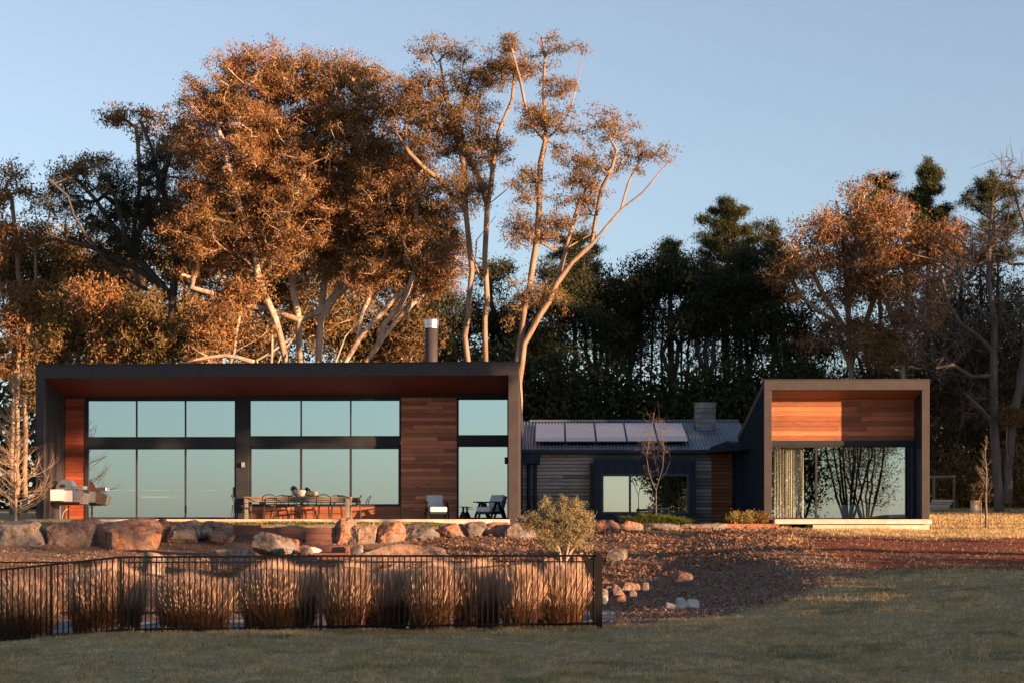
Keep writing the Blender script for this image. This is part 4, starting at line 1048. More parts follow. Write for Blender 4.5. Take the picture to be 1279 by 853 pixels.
# ------------------------------------------------------------------ trees
def leaf_mesh(C, l, wd, droop, r, updir=None):
    n = len(C)
    d = r.normal(0, 1, (n, 3)); d[:, 2] -= droop; d /= np.linalg.norm(d, axis=1)[:, None]
    q = r.normal(0, 1, (n, 3)); s = np.cross(d, q); s /= np.linalg.norm(s, axis=1)[:, None]
    L = (l*(.6+.8*r.random(n)))[:, None]; W = (wd*(.6+.8*r.random(n)))[:, None]
    V = np.stack([C-d*L/2, C+s*W/2-d*L*.08, C+d*L/2, C-s*W/2-d*L*.08], 1).reshape(-1, 3)
    return V, np.arange(4*n).reshape(-1, 4)

def skeleton_mesh(pos, par, rad, k=5):
    pos = np.array(pos); par = np.array(par); rad = np.array(rad); n = len(pos)
    child = np.full(n, -1)
    order = np.argsort(rad)
    for i in order:
        if par[i] >= 0: child[par[i]] = i
    d = np.zeros((n, 3)); has = par >= 0
    d[has] = pos[has]-pos[par[has]]
    c = child >= 0; d2 = np.zeros((n, 3)); d2[c] = pos[child[c]]-pos[c]
    nd = d/np.maximum(np.linalg.norm(d, axis=1), 1e-9)[:, None]; nd2 = d2/np.maximum(np.linalg.norm(d2, axis=1), 1e-9)[:, None]
    t_ = nd+nd2; t_ /= np.maximum(np.linalg.norm(t_, axis=1), 1e-9)[:, None]
    def ring(p, t, r_):
        ref = np.tile(np.array([.32, .94, .1]), (len(p), 1)); bad = np.abs((ref*t).sum(1)) > .95; ref[bad] = [1, 0, 0]
        a = np.cross(t, ref); a /= np.maximum(np.linalg.norm(a, axis=1), 1e-9)[:, None]; b_ = np.cross(t, a)
        a = np.nan_to_num(a); b_ = np.nan_to_num(b_); ang = np.arange(k)*2*np.pi/k
        return p[:, None]+(a[:, None]*np.cos(ang)[None, :, None]+b_[:, None]*np.sin(ang)[None, :, None])*r_[:, None, None]
    e = np.where(has)[0]; pe = par[e]; main = child[pe] == e
    tb_ = np.where(main[:, None], t_[pe], nd[e]); rb_ = np.where(main, rad[pe], np.minimum(rad[pe], rad[e]*1.15))
    A = ring(pos[pe], tb_, rb_); B = ring(pos[e], t_[e], rad[e])
    V = np.concatenate([A, B], 1).reshape(-1, 3)
    j = np.arange(k); q = (j+1) % k
    Fq = np.stack([j, q, q+k, j+k], 1)[None]+(np.arange(len(e))*2*k)[:, None, None]
    return V, Fq.reshape(-1, 4)

def grow(name, base, limbs, blobs, label, cat='tree', group=None, seed=0, bark='bark_pale', leaf='leaf_gum', clusters=300, leaves=30, sig=.32,
         lsize=(.17, .06), droop=.8, r0=.012, rtrunk=.22, twigs=3, twr=.006, shell=.45, flat=.7, leader=None, ex=.5, kside=5, puffs=0, prad=.5):
    """limbs: polylines of 3-D points (first begins at the ground); blobs: (x, y, z, rx, ry, rz, weight)"""
    r = np.random.default_rng(seed+500)
    pos, par, rmin = [], [], []
    for li, pl_ in enumerate(limbs):
        pts = [np.array(p, float) for p in pl_]
        if li == 0: pr = -1
        else:
            A = np.array(pos); pr = int(np.argmin(np.linalg.norm(A-pts[0], axis=1)))
            if pts[0][2] < base[2]+.6: pr = -1
        tot = sum(np.linalg.norm(b_-a) for a, b_ in zip(pts[:-1], pts[1:])); run = 0
        rl = rtrunk if (pr == -1) else max(rmin[pr]*.6, r0*2)
        if pr == -1: pos.append(pts[0]); par.append(-1); rmin.append(rl*1.25); pr = len(pos)-1
        else: pass
        cur = np.array(pos[pr]); 
        seq = pts[1:] if np.linalg.norm(cur-pts[0]) < .6 or par[pr] == -1 and np.linalg.norm(cur-pts[0]) < .01 else pts
        for b_ in seq:
            a = np.array(pos[pr]); L = np.linalg.norm(b_-a); ns = max(1, int(L/.7))
            for s in range(1, ns+1):
                q = a+(b_-a)*s/ns
                if s < ns: q = q+r.normal(0, .045, 3)
                run += L/ns; pos.append(q); par.append(pr); pr = len(pos)-1
                rmin.append(max(rl*(1-.8*min(1, run/max(tot, .1)))**.8, r0*1.2))
    # cluster centres
    W = np.array([b_[6] if len(b_) > 6 else b_[3]*b_[5] for b_ in blobs], float); W /= W.sum()
    bi = r.choice(len(blobs), clusters, p=W)
    B = np.array([b_[:6] for b_ in blobs], float)[bi]
    d = r.normal(0, 1, (clusters, 3)); d /= np.linalg.norm(d, axis=1)[:, None]
    rr_ = (shell+(1.16-shell)*r.random(clusters)**.75)
    C = B[:, :3]+d*B[:, 3:6]*rr_[:, None]
    if puffs:      # leaf clusters gather in separate flattened sprays
        pc = C[:puffs]; k_ = r.integers(0, puffs, clusters); o_ = r.normal(0, 1, (clusters, 3)); o_ /= np.linalg.norm(o_, axis=1)[:, None]
        sz = (prad*(.55+.9*r.random(puffs)))[k_]; C = pc[k_]+o_*(r.random(clusters)**.5*sz)[:, None]*np.array([1, 1, .55])
        C[:, 2] += .12*sz
    P_ = np.array(pos); dmin = np.array([np.linalg.norm(P_-c, axis=1).min() for c in C])
    tips = []
    cap = len(pos)+clusters*9; buf = np.zeros((cap, 3)); buf[:len(pos)] = P_; m_ = len(pos)
    for ci in np.argsort(dmin):
        c = C[ci]; A = buf[:m_]; v = c-A; L = np.linalg.norm(v, axis=1)
        cost = L*(1+.45*np.clip(-v[:, 2]/(L+.01), 0, 1))+np.where(np.array(par) == -1, 3, 0)+np.clip(base[2]+1.0-A[:, 2], 0, 9)
        j = int(np.argmin(cost)); a = A[j].copy(); Lj = L[j]; ns = int(np.clip(Lj/.4, 1, 7))
        pr = j; bend = r.normal(0, .09*Lj, 3); bend[2] -= .10*Lj
        for s in range(1, ns+1):
            f_ = s/ns; q = a+(c-a)*f_+bend*math.sin(f_*math.pi)+r.normal(0, .03, 3)*(s < ns)
            buf[m_] = q; m_ += 1; pos.append(q); par.append(pr); rmin.append(r0*.6); pr = m_-1
        tips.append(pr)
    n = len(pos); cnt = np.zeros(n)
    for tpi in tips: cnt[tpi] += 1
    for i in range(n-1, -1, -1):
        if par[i] >= 0: cnt[par[i]] += cnt[i]
    rad = np.maximum(np.array(rmin), np.minimum(r0*np.maximum(cnt, .6)**ex, rtrunk*.75))
    # never thicker than the parent
    for i in range(n):
        if par[i] >= 0: rad[i] = min(rad[i], rad[par[i]])
    # twigs
    if twigs:
        tp, tq, tr = list(pos), list(par), list(rad)
        for tpi in tips:
            for _ in range(twigs):
                c = np.array(pos[tpi]); e = r.normal(0, sig*.9, 3)
                q1 = c+e*.5+r.normal(0, .03, 3); q2 = c+e
                tp.append(q1); tq.append(tpi); tr.append(twr); tp.append(q2); tq.append(len(tp)-2); tr.append(twr*.6)
        pos, par, rad = tp, tq, tr
    root = empty(name, base); tag(root, label, cat, group)
    V, Fq = skeleton_mesh(pos, par, rad, kside)
    np_mesh('trunk', V, Fq, M[bark], root, smooth=True)
    if leaves:
        nl = clusters*leaves
        Cc = np.repeat(C, leaves, 0)+r.normal(0, 1, (nl, 3))*np.array([sig, sig, sig*flat])
        V, Fq = leaf_mesh(Cc, lsize[0], lsize[1], droop, r)
        np_mesh('crown', V, Fq, M[leaf], root)
    return root

def pl3(pts, Y, dy=0.0):
    out = []; 
    for i, p in enumerate(pts):
        y = Y+dy*i/max(1, len(pts)-1)+(p[2] if len(p) > 2 else 0)
        out.append(P(p[0], p[1], y))
    return out
def bl3(bl, Y, ryf=.9):
    out = []
    for b_ in bl:
        cx, cy, rx, ry = b_[:4]; dy = b_[4] if len(b_) > 4 else 0; wt = b_[5] if len(b_) > 5 else None
        p = P(cx, cy, Y+dy); s = (Y+dy)/FPX
        o = [p[0], p[1], p[2], rx*s, max(rx, ry)*s*ryf, ry*s]
        if wt: o.append(wt)
        else: o.append(rx*ry)
        out.append(o)
    return out
def T(name, px, Y, limbs, blobs, label, dys=None, ryf=.9, **kw):
    Y = W(Y)
    X_ = PX(px, Y); zb = gz(X_, Y)
    L = []
    for i, l in enumerate(limbs):
        pts = pl3(l, Y, (dys[i] if dys else 0))
        if i == 0: pts = [(X_, Y, zb-.1)]+pts
        L.append(pts)
    return grow(name, (X_, Y, zb), L, bl3(blobs, Y, ryf), label, **kw)

# the great gum behind the long house
T('gum_tree', 385, 43, [
   [(380, 560), (376, 452), (374, 400), (366, 360), (358, 290), (350, 200), (345, 120)],
   [(392, 600), (398, 452), (401, 400), (406, 350), (425, 290), (440, 200), (450, 120)],
   [(380, 560), (358, 452), (350, 420), (344, 398), (330, 366), (322, 342), (318, 310), (300, 262), (285, 205), (270, 150)],
   [(322, 342), (334, 312), (346, 296), (354, 268), (380, 220)],
   [(374, 405), (352, 392), (335, 386), (300, 381), (262, 366), (240, 360)],
   [(402, 392), (418, 372), (440, 352), (468, 335), (490, 300), (500, 260)],
   [(378, 410), (400, 390), (430, 350), (450, 330), (470, 300)],
   [(366, 350), (375, 290), (390, 230), (400, 150)]],
  [(330, 125, 75, 52), (265, 165, 45, 55), (275, 230, 60, 60), (360, 190, 90, 80), (430, 140, 60, 55), (460, 210, 55, 80), (300, 300, 60, 50), (400, 290, 90, 70), (250, 300, 40, 50), (360, 250, 100, 60, 2.0), (470, 300, 45, 50), (330, 90, 50, 22), (415, 95, 50, 22)],
  'huge domed gum tree with cream forked trunks and russet leaves behind the long house', dys=[0, .8, -1.2, -1.8, -.5, 1, .8, 1.5],
  seed=1, clusters=6200, leaves=50, sig=.17, puffs=900, prad=.8, lsize=(.12, .04), rtrunk=.2, bark='bark_pale', leaf='leaf_gum', shell=.3, twigs=2, r0=.011)
# the right-leaning gum
T('gum_tree', 438, 42, [
   [(432, 452), (448, 425), (462, 408), (490, 378), (520, 350), (545, 318), (560, 290)],
   [(436, 600), (458, 452), (472, 432), (486, 412), (515, 380), (555, 345)],
   [(448, 425), (452, 395), (462, 372), (470, 340), (480, 290)],
   [(470, 430), (480, 405), (510, 365), (520, 330), (520, 260)],
   [(436, 600), (420, 452), (432, 420), (450, 400)]],
  [(525, 310, 48, 38), (490, 270, 45, 45), (545, 345, 32, 22), (500, 225, 40, 40), (550, 285, 30, 30), (470, 345, 30, 30)],
  'low gum with pale limbs fanning right, beside the steel flue', dys=[-.6, .5, .5, -.8, 0], seed=2, clusters=1700, leaves=46, sig=.17, puffs=240, prad=.75, lsize=(.115, .038), rtrunk=.15, leaf='leaf_gum', shell=.4, r0=.011)
# twin-trunk tall gum
T('gum_tree', 596, 41, [
   [(586, 600), (585, 452), (581, 420), (586, 375), (590, 338), (586, 300), (582, 262), (580, 208), (569, 160), (556, 115), (550, 75)],
   [(606, 620), (607, 452), (606, 400), (608, 354), (606, 320), (609, 257), (600, 225), (588, 203), (572, 150), (590, 90)],
   [(582, 262), (565, 245), (550, 225), (530, 210), (512, 192), (495, 165)],
   [(609, 257), (616, 210), (623, 165), (640, 125), (643, 95), (636, 63)],
   [(609, 262), (630, 240), (652, 219)],
   [(606, 360), (600, 345), (594, 330), (596, 300), (620, 270)]],
  [(560, 68, 42, 18), (540, 110, 42, 32), (600, 105, 28, 26), (575, 165, 55, 40), (525, 180, 32, 40), (612, 200, 25, 30), (545, 235, 42, 26), (628, 85, 22, 18), (590, 240, 28, 20), (505, 130, 22, 24)],
  'tall airy twin-trunked gum right of the steel flue', dys=[0, .4, -.8, .5, .6, 0], seed=3, clusters=1350, leaves=32, sig=.15, puffs=300, prad=.55, lsize=(.11, .036), rtrunk=.15, bark='bark_brown', leaf='leaf_gum2', shell=.15, r0=.007)
# the lone tall forked gum at the corner
T('gum_tree', 652, 40, [
   [(649, 600), (647, 452), (653, 410), (661, 365), (666, 330), (671, 300), (674, 236), (682, 175), (680, 95), (677, 47)],
   [(646, 470), (655, 430), (674, 395), (696, 354), (715, 328), (739, 306), (758, 283), (776, 262), (803, 241), (830, 209), (842, 196)],
   [(682, 187), (700, 160), (712, 139), (722, 105), (728, 70)],
   [(682, 187), (668, 160), (658, 139), (650, 100), (640, 62)],
   [(739, 306), (745, 270), (752, 236), (765, 210), (771, 188)],
   [(776, 262), (785, 230), (800, 200)],
   [(672, 300), (690, 312), (712, 308), (740, 292)],
   [(700, 352), (705, 320), (716, 280), (725, 250)]],
  [(692, 66, 24, 20), (728, 62, 9, 9), (638, 56, 12, 9), (664, 86, 18, 12), (702, 110, 22, 12), (660, 150, 12, 18), (690, 150, 26, 18), (758, 168, 34, 24), (800, 188, 22, 12), (834, 196, 13, 9), (738, 216, 28, 24), (722, 248, 28, 22), (690, 285, 30, 24), (660, 235, 14, 22), (648, 285, 12, 24), (778, 205, 22, 18), (655, 375, 18, 20), (692, 372, 18, 20), (636, 402, 12, 14), (710, 195, 16, 14)],
  'tall sparse gum with one upright and one right-leaning trunk at the house corner', dys=[0, -1.2, .5, -.5, -.6, .6, .3, 0], seed=4, clusters=1050, leaves=26, sig=.14, puffs=280, prad=.5, lsize=(.11, .036), rtrunk=.165, bark='bark_brown', leaf='leaf_gum2', shell=.1, r0=.0065)
# left: dark spreading pine-like tree
T('spreading_tree', 215, 44.5, [
   [(214, 480), (214, 400), (216, 372), (222, 330), (214, 290), (205, 240), (188, 180), (175, 150)],
   [(214, 374), (195, 368), (165, 352), (135, 330), (105, 290), (85, 245), (62, 225)],
   [(214, 385), (180, 378), (140, 372), (105, 370), (80, 382)],
   [(210, 372), (192, 345), (165, 315), (150, 270), (135, 230)],
   [(222, 335), (245, 318), (262, 300)],
   [(216, 300), (190, 282), (160, 262), (130, 245)],
   [(205, 368), (160, 330), (120, 310), (80, 300), (55, 290)]],
  [(90, 240, 42, 28), (125, 285, 52, 34), (160, 310, 45, 28), (195, 225, 50, 48), (235, 340, 40, 28), (150, 230, 50, 28), (110, 365, 35, 14), (70, 255, 22, 22), (215, 290, 45, 28)],
  'dark spreading tree with black limbs reaching left behind the long house', dys=[0, -2, -1.5, -1, .5, 1, -1], seed=5, clusters=900, leaves=30, sig=.16, puffs=130, prad=.8, lsize=(.13, .035), rtrunk=.24, bark='bark_dark', leaf='leaf_dark', shell=.3, droop=-.2, twigs=5, twr=.008, ryf=.6)
T('gum_tree', 172, 46.5, [[(172, 500), (175, 400), (168, 300), (175, 220), (170, 160)], [(172, 300), (200, 240), (215, 190)], [(172, 320), (120, 250), (90, 215)]],
  [(172, 155, 38, 24), (215, 200, 30, 40), (120, 215, 38, 14), (75, 222, 24, 16), (195, 270, 40, 40), (130, 290, 40, 40)],
  'gum tree with rust coloured top rising behind the dark spreading tree', seed=6, clusters=420, leaves=36, sig=.2, puffs=70, prad=.8, bark='bark_brown', leaf='leaf_gum', rtrunk=.2)
T('gum_tree', 20, 46, [[(22, 520), (24, 440), (27, 380), (22, 320), (15, 250)], [(30, 640), (32, 520), (34, 430), (45, 350), (45, 290)], [(24, 440), (5, 380), (-5, 300)]],
  [(8, 240, 36, 24), (42, 285, 28, 35), (5, 320, 26, 40), (25, 390, 32, 35), (-5, 440, 25, 30), (45, 440, 20, 24)],
  'slim reddish gum trees cluster at the far left edge above the bare pale sapling', seed=7, clusters=430, leaves=34, sig=.24, puffs=60, prad=.7, bark='bark_brown', leaf='leaf_gum', rtrunk=.14, shell=.3)
und = [(80, 42.5, [(90, 400, 30, 30), (70, 440, 26, 26), (60, 490, 20, 40)], 'leafy understory gum left of the long house roof corner', 'leaf_gumg'),
       (135, 42, [(135, 405, 34, 26), (150, 435, 30, 20), (115, 372, 22, 18)], 'bushy gum showing above the left third of the roof, darkest limbs behind', 'leaf_gum'),
       (200, 41.5, [(195, 400, 36, 28), (220, 430, 34, 22), (180, 435, 28, 18)], 'yellow-green bushy gum just left of the bare horizontal branch', 'leaf_gumg'),
       (275, 41.2, [(280, 405, 40, 26), (300, 370, 30, 22), (260, 435, 36, 18), (320, 425, 22, 20)], 'bushy gum in front of the cream forked trunks, left side', 'leaf_gum'),
       (335, 45.5, [(340, 360, 50, 40), (380, 400, 40, 35), (430, 380, 40, 30)], 'leafy gum filling the gap behind the cream trunks', 'leaf_gumg')]
for i, (px, Y, bl, lab, lf) in enumerate(und):
    x1 = bl[0][0]; T('gum_tree', px, Y, [[(px, 520), (px+4, 460), (x1, bl[0][1])], [(px, 480), (px+18, 440), (bl[1][0], bl[1][1])], [(px, 500), (px-14, 450), (bl[-1][0], bl[-1][1])]], bl, lab,
      seed=20+i, clusters=300, leaves=38, sig=.2, puffs=42, prad=.7, rtrunk=.08, bark='bark_pale', leaf=lf, shell=.3, r0=.009)
bk_ = [(15, [(10, 330, 40, 50), (50, 400, 40, 50)], 'backdrop gum nearest the left photo edge'), (75, [(80, 330, 40, 40), (100, 410, 40, 44)], 'backdrop gum second from the left edge'), (150, [(150, 350, 44, 44), (165, 420, 44, 40)], 'backdrop gum third from the left edge, behind the dark spreading tree'),
       (230, [(235, 320, 44, 50), (235, 410, 50, 44)], 'backdrop gum fourth from the left edge'), (310, [(310, 320, 50, 60), (320, 420, 50, 40)], 'backdrop gum fifth from the left, behind the cream trunks'), (420, [(420, 330, 50, 70), (430, 420, 50, 40)], 'backdrop gum sixth from the left, behind the cream trunks'), (500, [(505, 330, 44, 50), (500, 420, 44, 40)], 'backdrop gum just left of the steel flue')]
for i, (px, bl, lab) in enumerate(bk_):
    T('gum_tree', px, 50.5, [[(px, 560), (px+3, 460), (px, bl[0][1])], [(px, 480), (px+18, 430), (px+25, bl[0][1])]], bl, lab, seed=700+i, clusters=300, leaves=34, sig=.45, lsize=(.24, .1),
      rtrunk=.13, bark='bark_brown', leaf='leaf_brown' if i % 2 == 0 else 'leaf_gumg', shell=.2, r0=.01)
# fallen pale branch above the roof
mb = MB().tube([P(228, 454, W(40)), P(245, 449, W(40)), (P(262, 446, W(40))), P(283, 444, W(40)), P(300, 447, W(40)), P(318, 452, W(40))], [.03, .05, .07, .075, .08, .08], 8)
mb.tube([P(262, 446, W(40)), P(250, 440, W(40)), P(235, 430, W(40))], [.03, .02, .012], 6)
zz = P(283, 444, W(40)); o = mb.build('bare_branch', M['bark_pale'], None, smooth=True, origin=(zz[0], W(40), zz[2])); tag(o, 'pale bare branch lying along the top of the long house roof', 'branch')

# dark forest behind the cottage
frs = [(560, 56, [(560, 400, 40, 34), (545, 440, 36, 24)], 345),
       (628, 57, [(625, 395, 30, 30), (640, 430, 34, 30), (612, 350, 18, 20)], 330),
       (690, 55, [(690, 400, 40, 34), (700, 350, 26, 20), (672, 440, 34, 28)], 335),
       (742, 56, [(740, 385, 34, 28), (752, 430, 38, 30), (725, 350, 24, 20)], 335),
       (785, 58, [(785, 375, 26, 20), (780, 430, 26, 30)], 350),
       (838, 56, [(835, 345, 38, 20), (815, 365, 24, 16), (865, 360, 28, 14)], 325),
       (882, 55, [(880, 350, 30, 16), (900, 375, 30, 18), (870, 400, 14, 22)], 335),
       (932, 55, [(930, 340, 28, 24), (945, 380, 30, 34), (925, 430, 26, 34)], 310),
       (980, 54, [(975, 400, 30, 40), (1000, 440, 34, 34), (965, 330, 24, 24)], 300)]
flab = ['dark evergreen directly behind the steel flue', 'dark evergreen between the twin gum trunks and the corner gum', 'dark evergreen right behind the leaning gum trunk', 'broad dark evergreen above the left solar panels',
        'narrow dark evergreen with ragged top above the middle solar panels', 'flat-topped dark evergreen with lit rim above the bare sapling', 'dark evergreen under the round pine above the chimney', 'tall dark evergreen between the round pine and the lit gums', 'dark evergreen just left of the pavilion roof peak']
for i, (px, Y, bl, yt) in enumerate(frs):
    limbs = [[(px, 560), (px+2, 460), (px-1, bl[0][1])], [(px+1, 500), (px+10, 430), (bl[1][0], bl[1][1])], [(px, 480), (px-10, 440), (bl[-1][0], bl[-1][1])]]
    T('evergreen_tree', px, Y, limbs, bl, flab[i], group='dark evergreens behind the cottage', seed=40+i, clusters=340, leaves=40, sig=.3, puffs=46, prad=1.0, lsize=(.2, .07), rtrunk=.17, bark='bark_dark', leaf='leaf_dark', shell=.3, twigs=3, twr=.012, r0=.016)
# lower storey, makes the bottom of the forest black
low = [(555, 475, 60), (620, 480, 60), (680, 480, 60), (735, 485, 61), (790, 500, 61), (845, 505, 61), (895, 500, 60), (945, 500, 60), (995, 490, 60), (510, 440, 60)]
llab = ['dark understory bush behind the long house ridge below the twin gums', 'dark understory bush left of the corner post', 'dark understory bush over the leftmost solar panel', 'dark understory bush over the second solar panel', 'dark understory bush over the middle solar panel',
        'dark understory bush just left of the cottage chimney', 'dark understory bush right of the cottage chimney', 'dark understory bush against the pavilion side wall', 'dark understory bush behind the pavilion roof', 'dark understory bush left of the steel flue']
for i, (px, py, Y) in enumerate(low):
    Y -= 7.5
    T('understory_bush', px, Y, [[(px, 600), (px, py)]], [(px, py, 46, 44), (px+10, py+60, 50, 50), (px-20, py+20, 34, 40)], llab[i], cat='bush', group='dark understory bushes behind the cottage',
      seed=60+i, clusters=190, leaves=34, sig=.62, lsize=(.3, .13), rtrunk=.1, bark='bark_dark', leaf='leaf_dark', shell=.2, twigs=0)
# thin stems in the gap
stx = [800, 812, 826, 851, 858, 872, 893, 906, 918, 770, 757]
slab_ = ['thin pole trunk left of the narrow gap of sky', 'second thin pole trunk in the sky gap from the left', 'thin pole trunk under the flat-topped evergreen', 'tallest straight pole trunk above the solar panels', 'leaning thin trunk beside the tallest pole trunk', 'thin pole trunk just left of the cottage chimney', 'thin pole trunk right over the cottage chimney', 'thick dark trunk beneath the round pine', 'thin pole trunk near the pavilion side wall', 'thin pole trunk over the middle solar panels', 'thin leaning pole trunk over the second solar panel']
for i, px in enumerate(stx):
    tx_ = px+rb.uniform(-6, 8)
    T('slender_tree', px, 57+rb.uniform(-1, 1), [[(px, 560), (px+1, 480), ((px+tx_)/2, 420), (tx_, 350)]], [(tx_, 350, 10, 16), (tx_+8, 400, 12, 30), (tx_-6, 440, 8, 20)], slab_[i], group='slender trunks in front of the sky gap',
      seed=80+i, clusters=34, leaves=22, sig=.35, lsize=(.2, .08), rtrunk=.09 if i != 7 else .2, bark='bark_dark', leaf='leaf_dark', twigs=4, twr=.012)

def pine(px, ytop, ybot, wpx, Y, label, seed, leaf='needle', lean=0, shape='cone', clusters=170, leaves=46):
    Y = W(Y)
    r = np.random.default_rng(seed); X_ = PX(px, Y); zb = gz(X_, Y); s = Y/FPX
    zt_ = PZ(px, ytop, Y); z0 = PZ(px, ybot, Y); WR = wpx*s/2
    limbs = [[(X_, Y, zb-.1), (X_, Y, z0), (X_+lean*s, Y, zt_)]]; bl = []
    lv = max(5, int((zt_-z0)/.5))
    for i in range(lv):
        f_ = (i+.3)/lv; z = z0+(zt_-z0)*f_
        wr = WR*((1-f_)**.8*.95+.08) if shape == 'cone' else WR*math.sqrt(max(.05, 1-(f_*1.5-.6)**2))
        for k in range(6):
            a = r.random()*6.28; q = r.uniform(.55, 1.25); z = z+r.normal(0, .08)
            end = (X_+lean*s*f_+math.cos(a)*wr*q, Y+math.sin(a)*wr*q, z+wr*(.25*q+r.uniform(-.1, .35)))
            limbs.append([(X_+lean*s*f_, Y, z-wr*.15), end]); 
            for g in (.45, .8, 1.0):
                bl.append([X_+lean*s*f_+math.cos(a)*wr*q*g, Y+math.sin(a)*wr*q*g, z-wr*.15+(wr*.4*q)*g+.1, .25+.15*WR*.2, .3, .16, 1])
    bl.append([X_+lean*s, Y, zt_-.1, .1, .1, .5, 5]); bl.append([X_+lean*s, Y, zt_-.9, .3, .3, .4, 6])
    return grow('pine_tree', (X_, Y, zb), limbs, bl, label, group=None, seed=seed, clusters=clusters, leaves=leaves, sig=.15, lsize=(.24, .032), droop=-.9, rtrunk=.18, bark='bark_dark', leaf=leaf, shell=.3, twigs=2, flat=.8)
pine(1160, 206, 330, 74, 57, 'pointed golden-green pine standing highest above the lit gums', 1, clusters=800)
pine(908, 262, 345, 78, 57, 'round-headed pine standing out above the forest left of the lit gums', 2, shape='round', clusters=560, lean=4)
pine(838, 306, 350, 44, 59, 'small dark pine tip above the flat-topped evergreen', 3, clusters=160)
pine(718, 300, 380, 66, 58, 'dark pine top seen through the leaning gum trunk', 4, shape='round', clusters=280)
pine(1240, 224, 330, 80, 56, 'broad dark pine crown behind the bare forked tree', 5, shape='round', clusters=380)
pine(965, 285, 380, 60, 58, 'dark pine between the round-headed pine and the lit gums', 6, clusters=260)
pine(1100, 222, 330, 60, 58, 'yellowish pine top at the highest edge of the lit gums', 7, shape='round', clusters=260)
pine(925, 310, 420, 60, 60, 'dim pine low behind the round-headed pine', 8, clusters=200)

# lit gums on the right
T('gum_tree', 1062, 53, [[(1062, 560), (1064, 460), (1060, 380), (1055, 310), (1045, 250)], [(1064, 440), (1090, 380), (1105, 320), (1115, 260)], [(1062, 430), (1030, 370), (1010, 320)], [(1060, 380), (1070, 300), (1080, 245)], [(1062, 460), (1040, 400), (1000, 370), (985, 340)]],
  [(1043, 240, 20, 11), (1060, 290, 42, 34), (1010, 305, 36, 26), (1098, 270, 30, 30), (1030, 350, 50, 30), (1085, 350, 45, 40), (985, 345, 26, 20), (1050, 420, 50, 30)],
  'wide feathery gum with golden-brown upper crown above the pavilion', seed=101, clusters=1000, leaves=34, sig=.26, puffs=190, prad=.9, lsize=(.17, .06), bark='bark_pale', leaf='leaf_gum', rtrunk=.2, shell=.3)
T('gum_tree', 1130, 52, [[(1130, 560), (1128, 460), (1135, 380), (1130, 300)], [(1130, 440), (1105, 370), (1095, 310)], [(1130, 430), (1165, 370), (1175, 320)]],
  [(1130, 300, 34, 30), (1165, 330, 30, 30), (1110, 340, 32, 36), (1145, 390, 44, 34), (1110, 430, 36, 30), (1180, 300, 20, 20)],
  'rust-leaved gum with pale twiggy limbs right of the feathery gum', seed=102, clusters=800, leaves=32, sig=.26, puffs=160, prad=.9, lsize=(.18, .06), bark='bark_pale', leaf='leaf_gum', rtrunk=.17, shell=.3)
for i, (px, py, Y, lab) in enumerate([(1190, 400, 54, 'brown leafed tree right of the pavilion roof corner'), (1225, 330, 54, 'brown twiggy tree behind the upper fork of the big bare tree'), (1275, 380, 53, 'dark brown tree at the right photo edge'), (1090, 470, 56, 'dim tree low behind the pavilion roof'), (1020, 480, 57, 'dim twiggy tree behind the pavilion peak')]):
    T('brown_tree', px, Y, [[(px, 560), (px+3, 470), (px, py)], [(px, 500), (px-22, 430), (px-25, py)], [(px, 480), (px+24, 420), (px+20, py-10)]],
      [(px, py, 34, 36), (px-22, py+40, 32, 34), (px+24, py+50, 32, 34), (px, py+90, 40, 34)], lab, seed=110+i, clusters=360, leaves=22, sig=.45, lsize=(.2, .07), bark='bark_dark', leaf='leaf_brown', rtrunk=.14, shell=.3, twigs=2, twr=.01)
for i, (px, py, Y, lf, lab) in enumerate([(1178, 560, 53, 'leaf_brown', 'dark bush behind the pergola'), (1200, 600, 50, 'leaf_gumg', 'low golden bush at the forest edge left of the small garden tree'), (1225, 520, 53, 'leaf_brown', 'tall bush between pergola and forked trunk'),
                                      (1268, 590, 50, 'leaf_gum', 'low bush right of the forked trunk'), (1275, 500, 52, 'leaf_brown', 'tall dark bush at the right photo edge'), (1155, 480, 57, 'leaf_dark', 'dark bush behind the pavilion right top corner'), (1215, 450, 56, 'leaf_dark', 'dark evergreen bush behind the forked tree'), (1270, 440, 57, 'leaf_dark', 'dark evergreen bush behind the right photo edge'),
                                      (1175, 400, 60, 'leaf_dark', 'dark evergreen behind the brown tree'), (1100, 440, 60, 'leaf_dark', 'dark evergreen behind the rust-leaved gum'), (1050, 500, 60, 'leaf_dark', 'dark evergreen low behind the feathery gum'), (1240, 620, 56, 'leaf_brown', 'low scrub behind the forked trunk')]):
    T('forest_bush', px, Y, [[(px, 620), (px, py)]], [(px, py, 32, 34), (px-20, py+36, 28, 28), (px+22, py+40, 28, 30)], lab, cat='bush', seed=120+i, clusters=200, leaves=30, sig=.45, lsize=(.2, .08), bark='bark_dark', leaf=lf, rtrunk=.07, shell=.2, twigs=2)
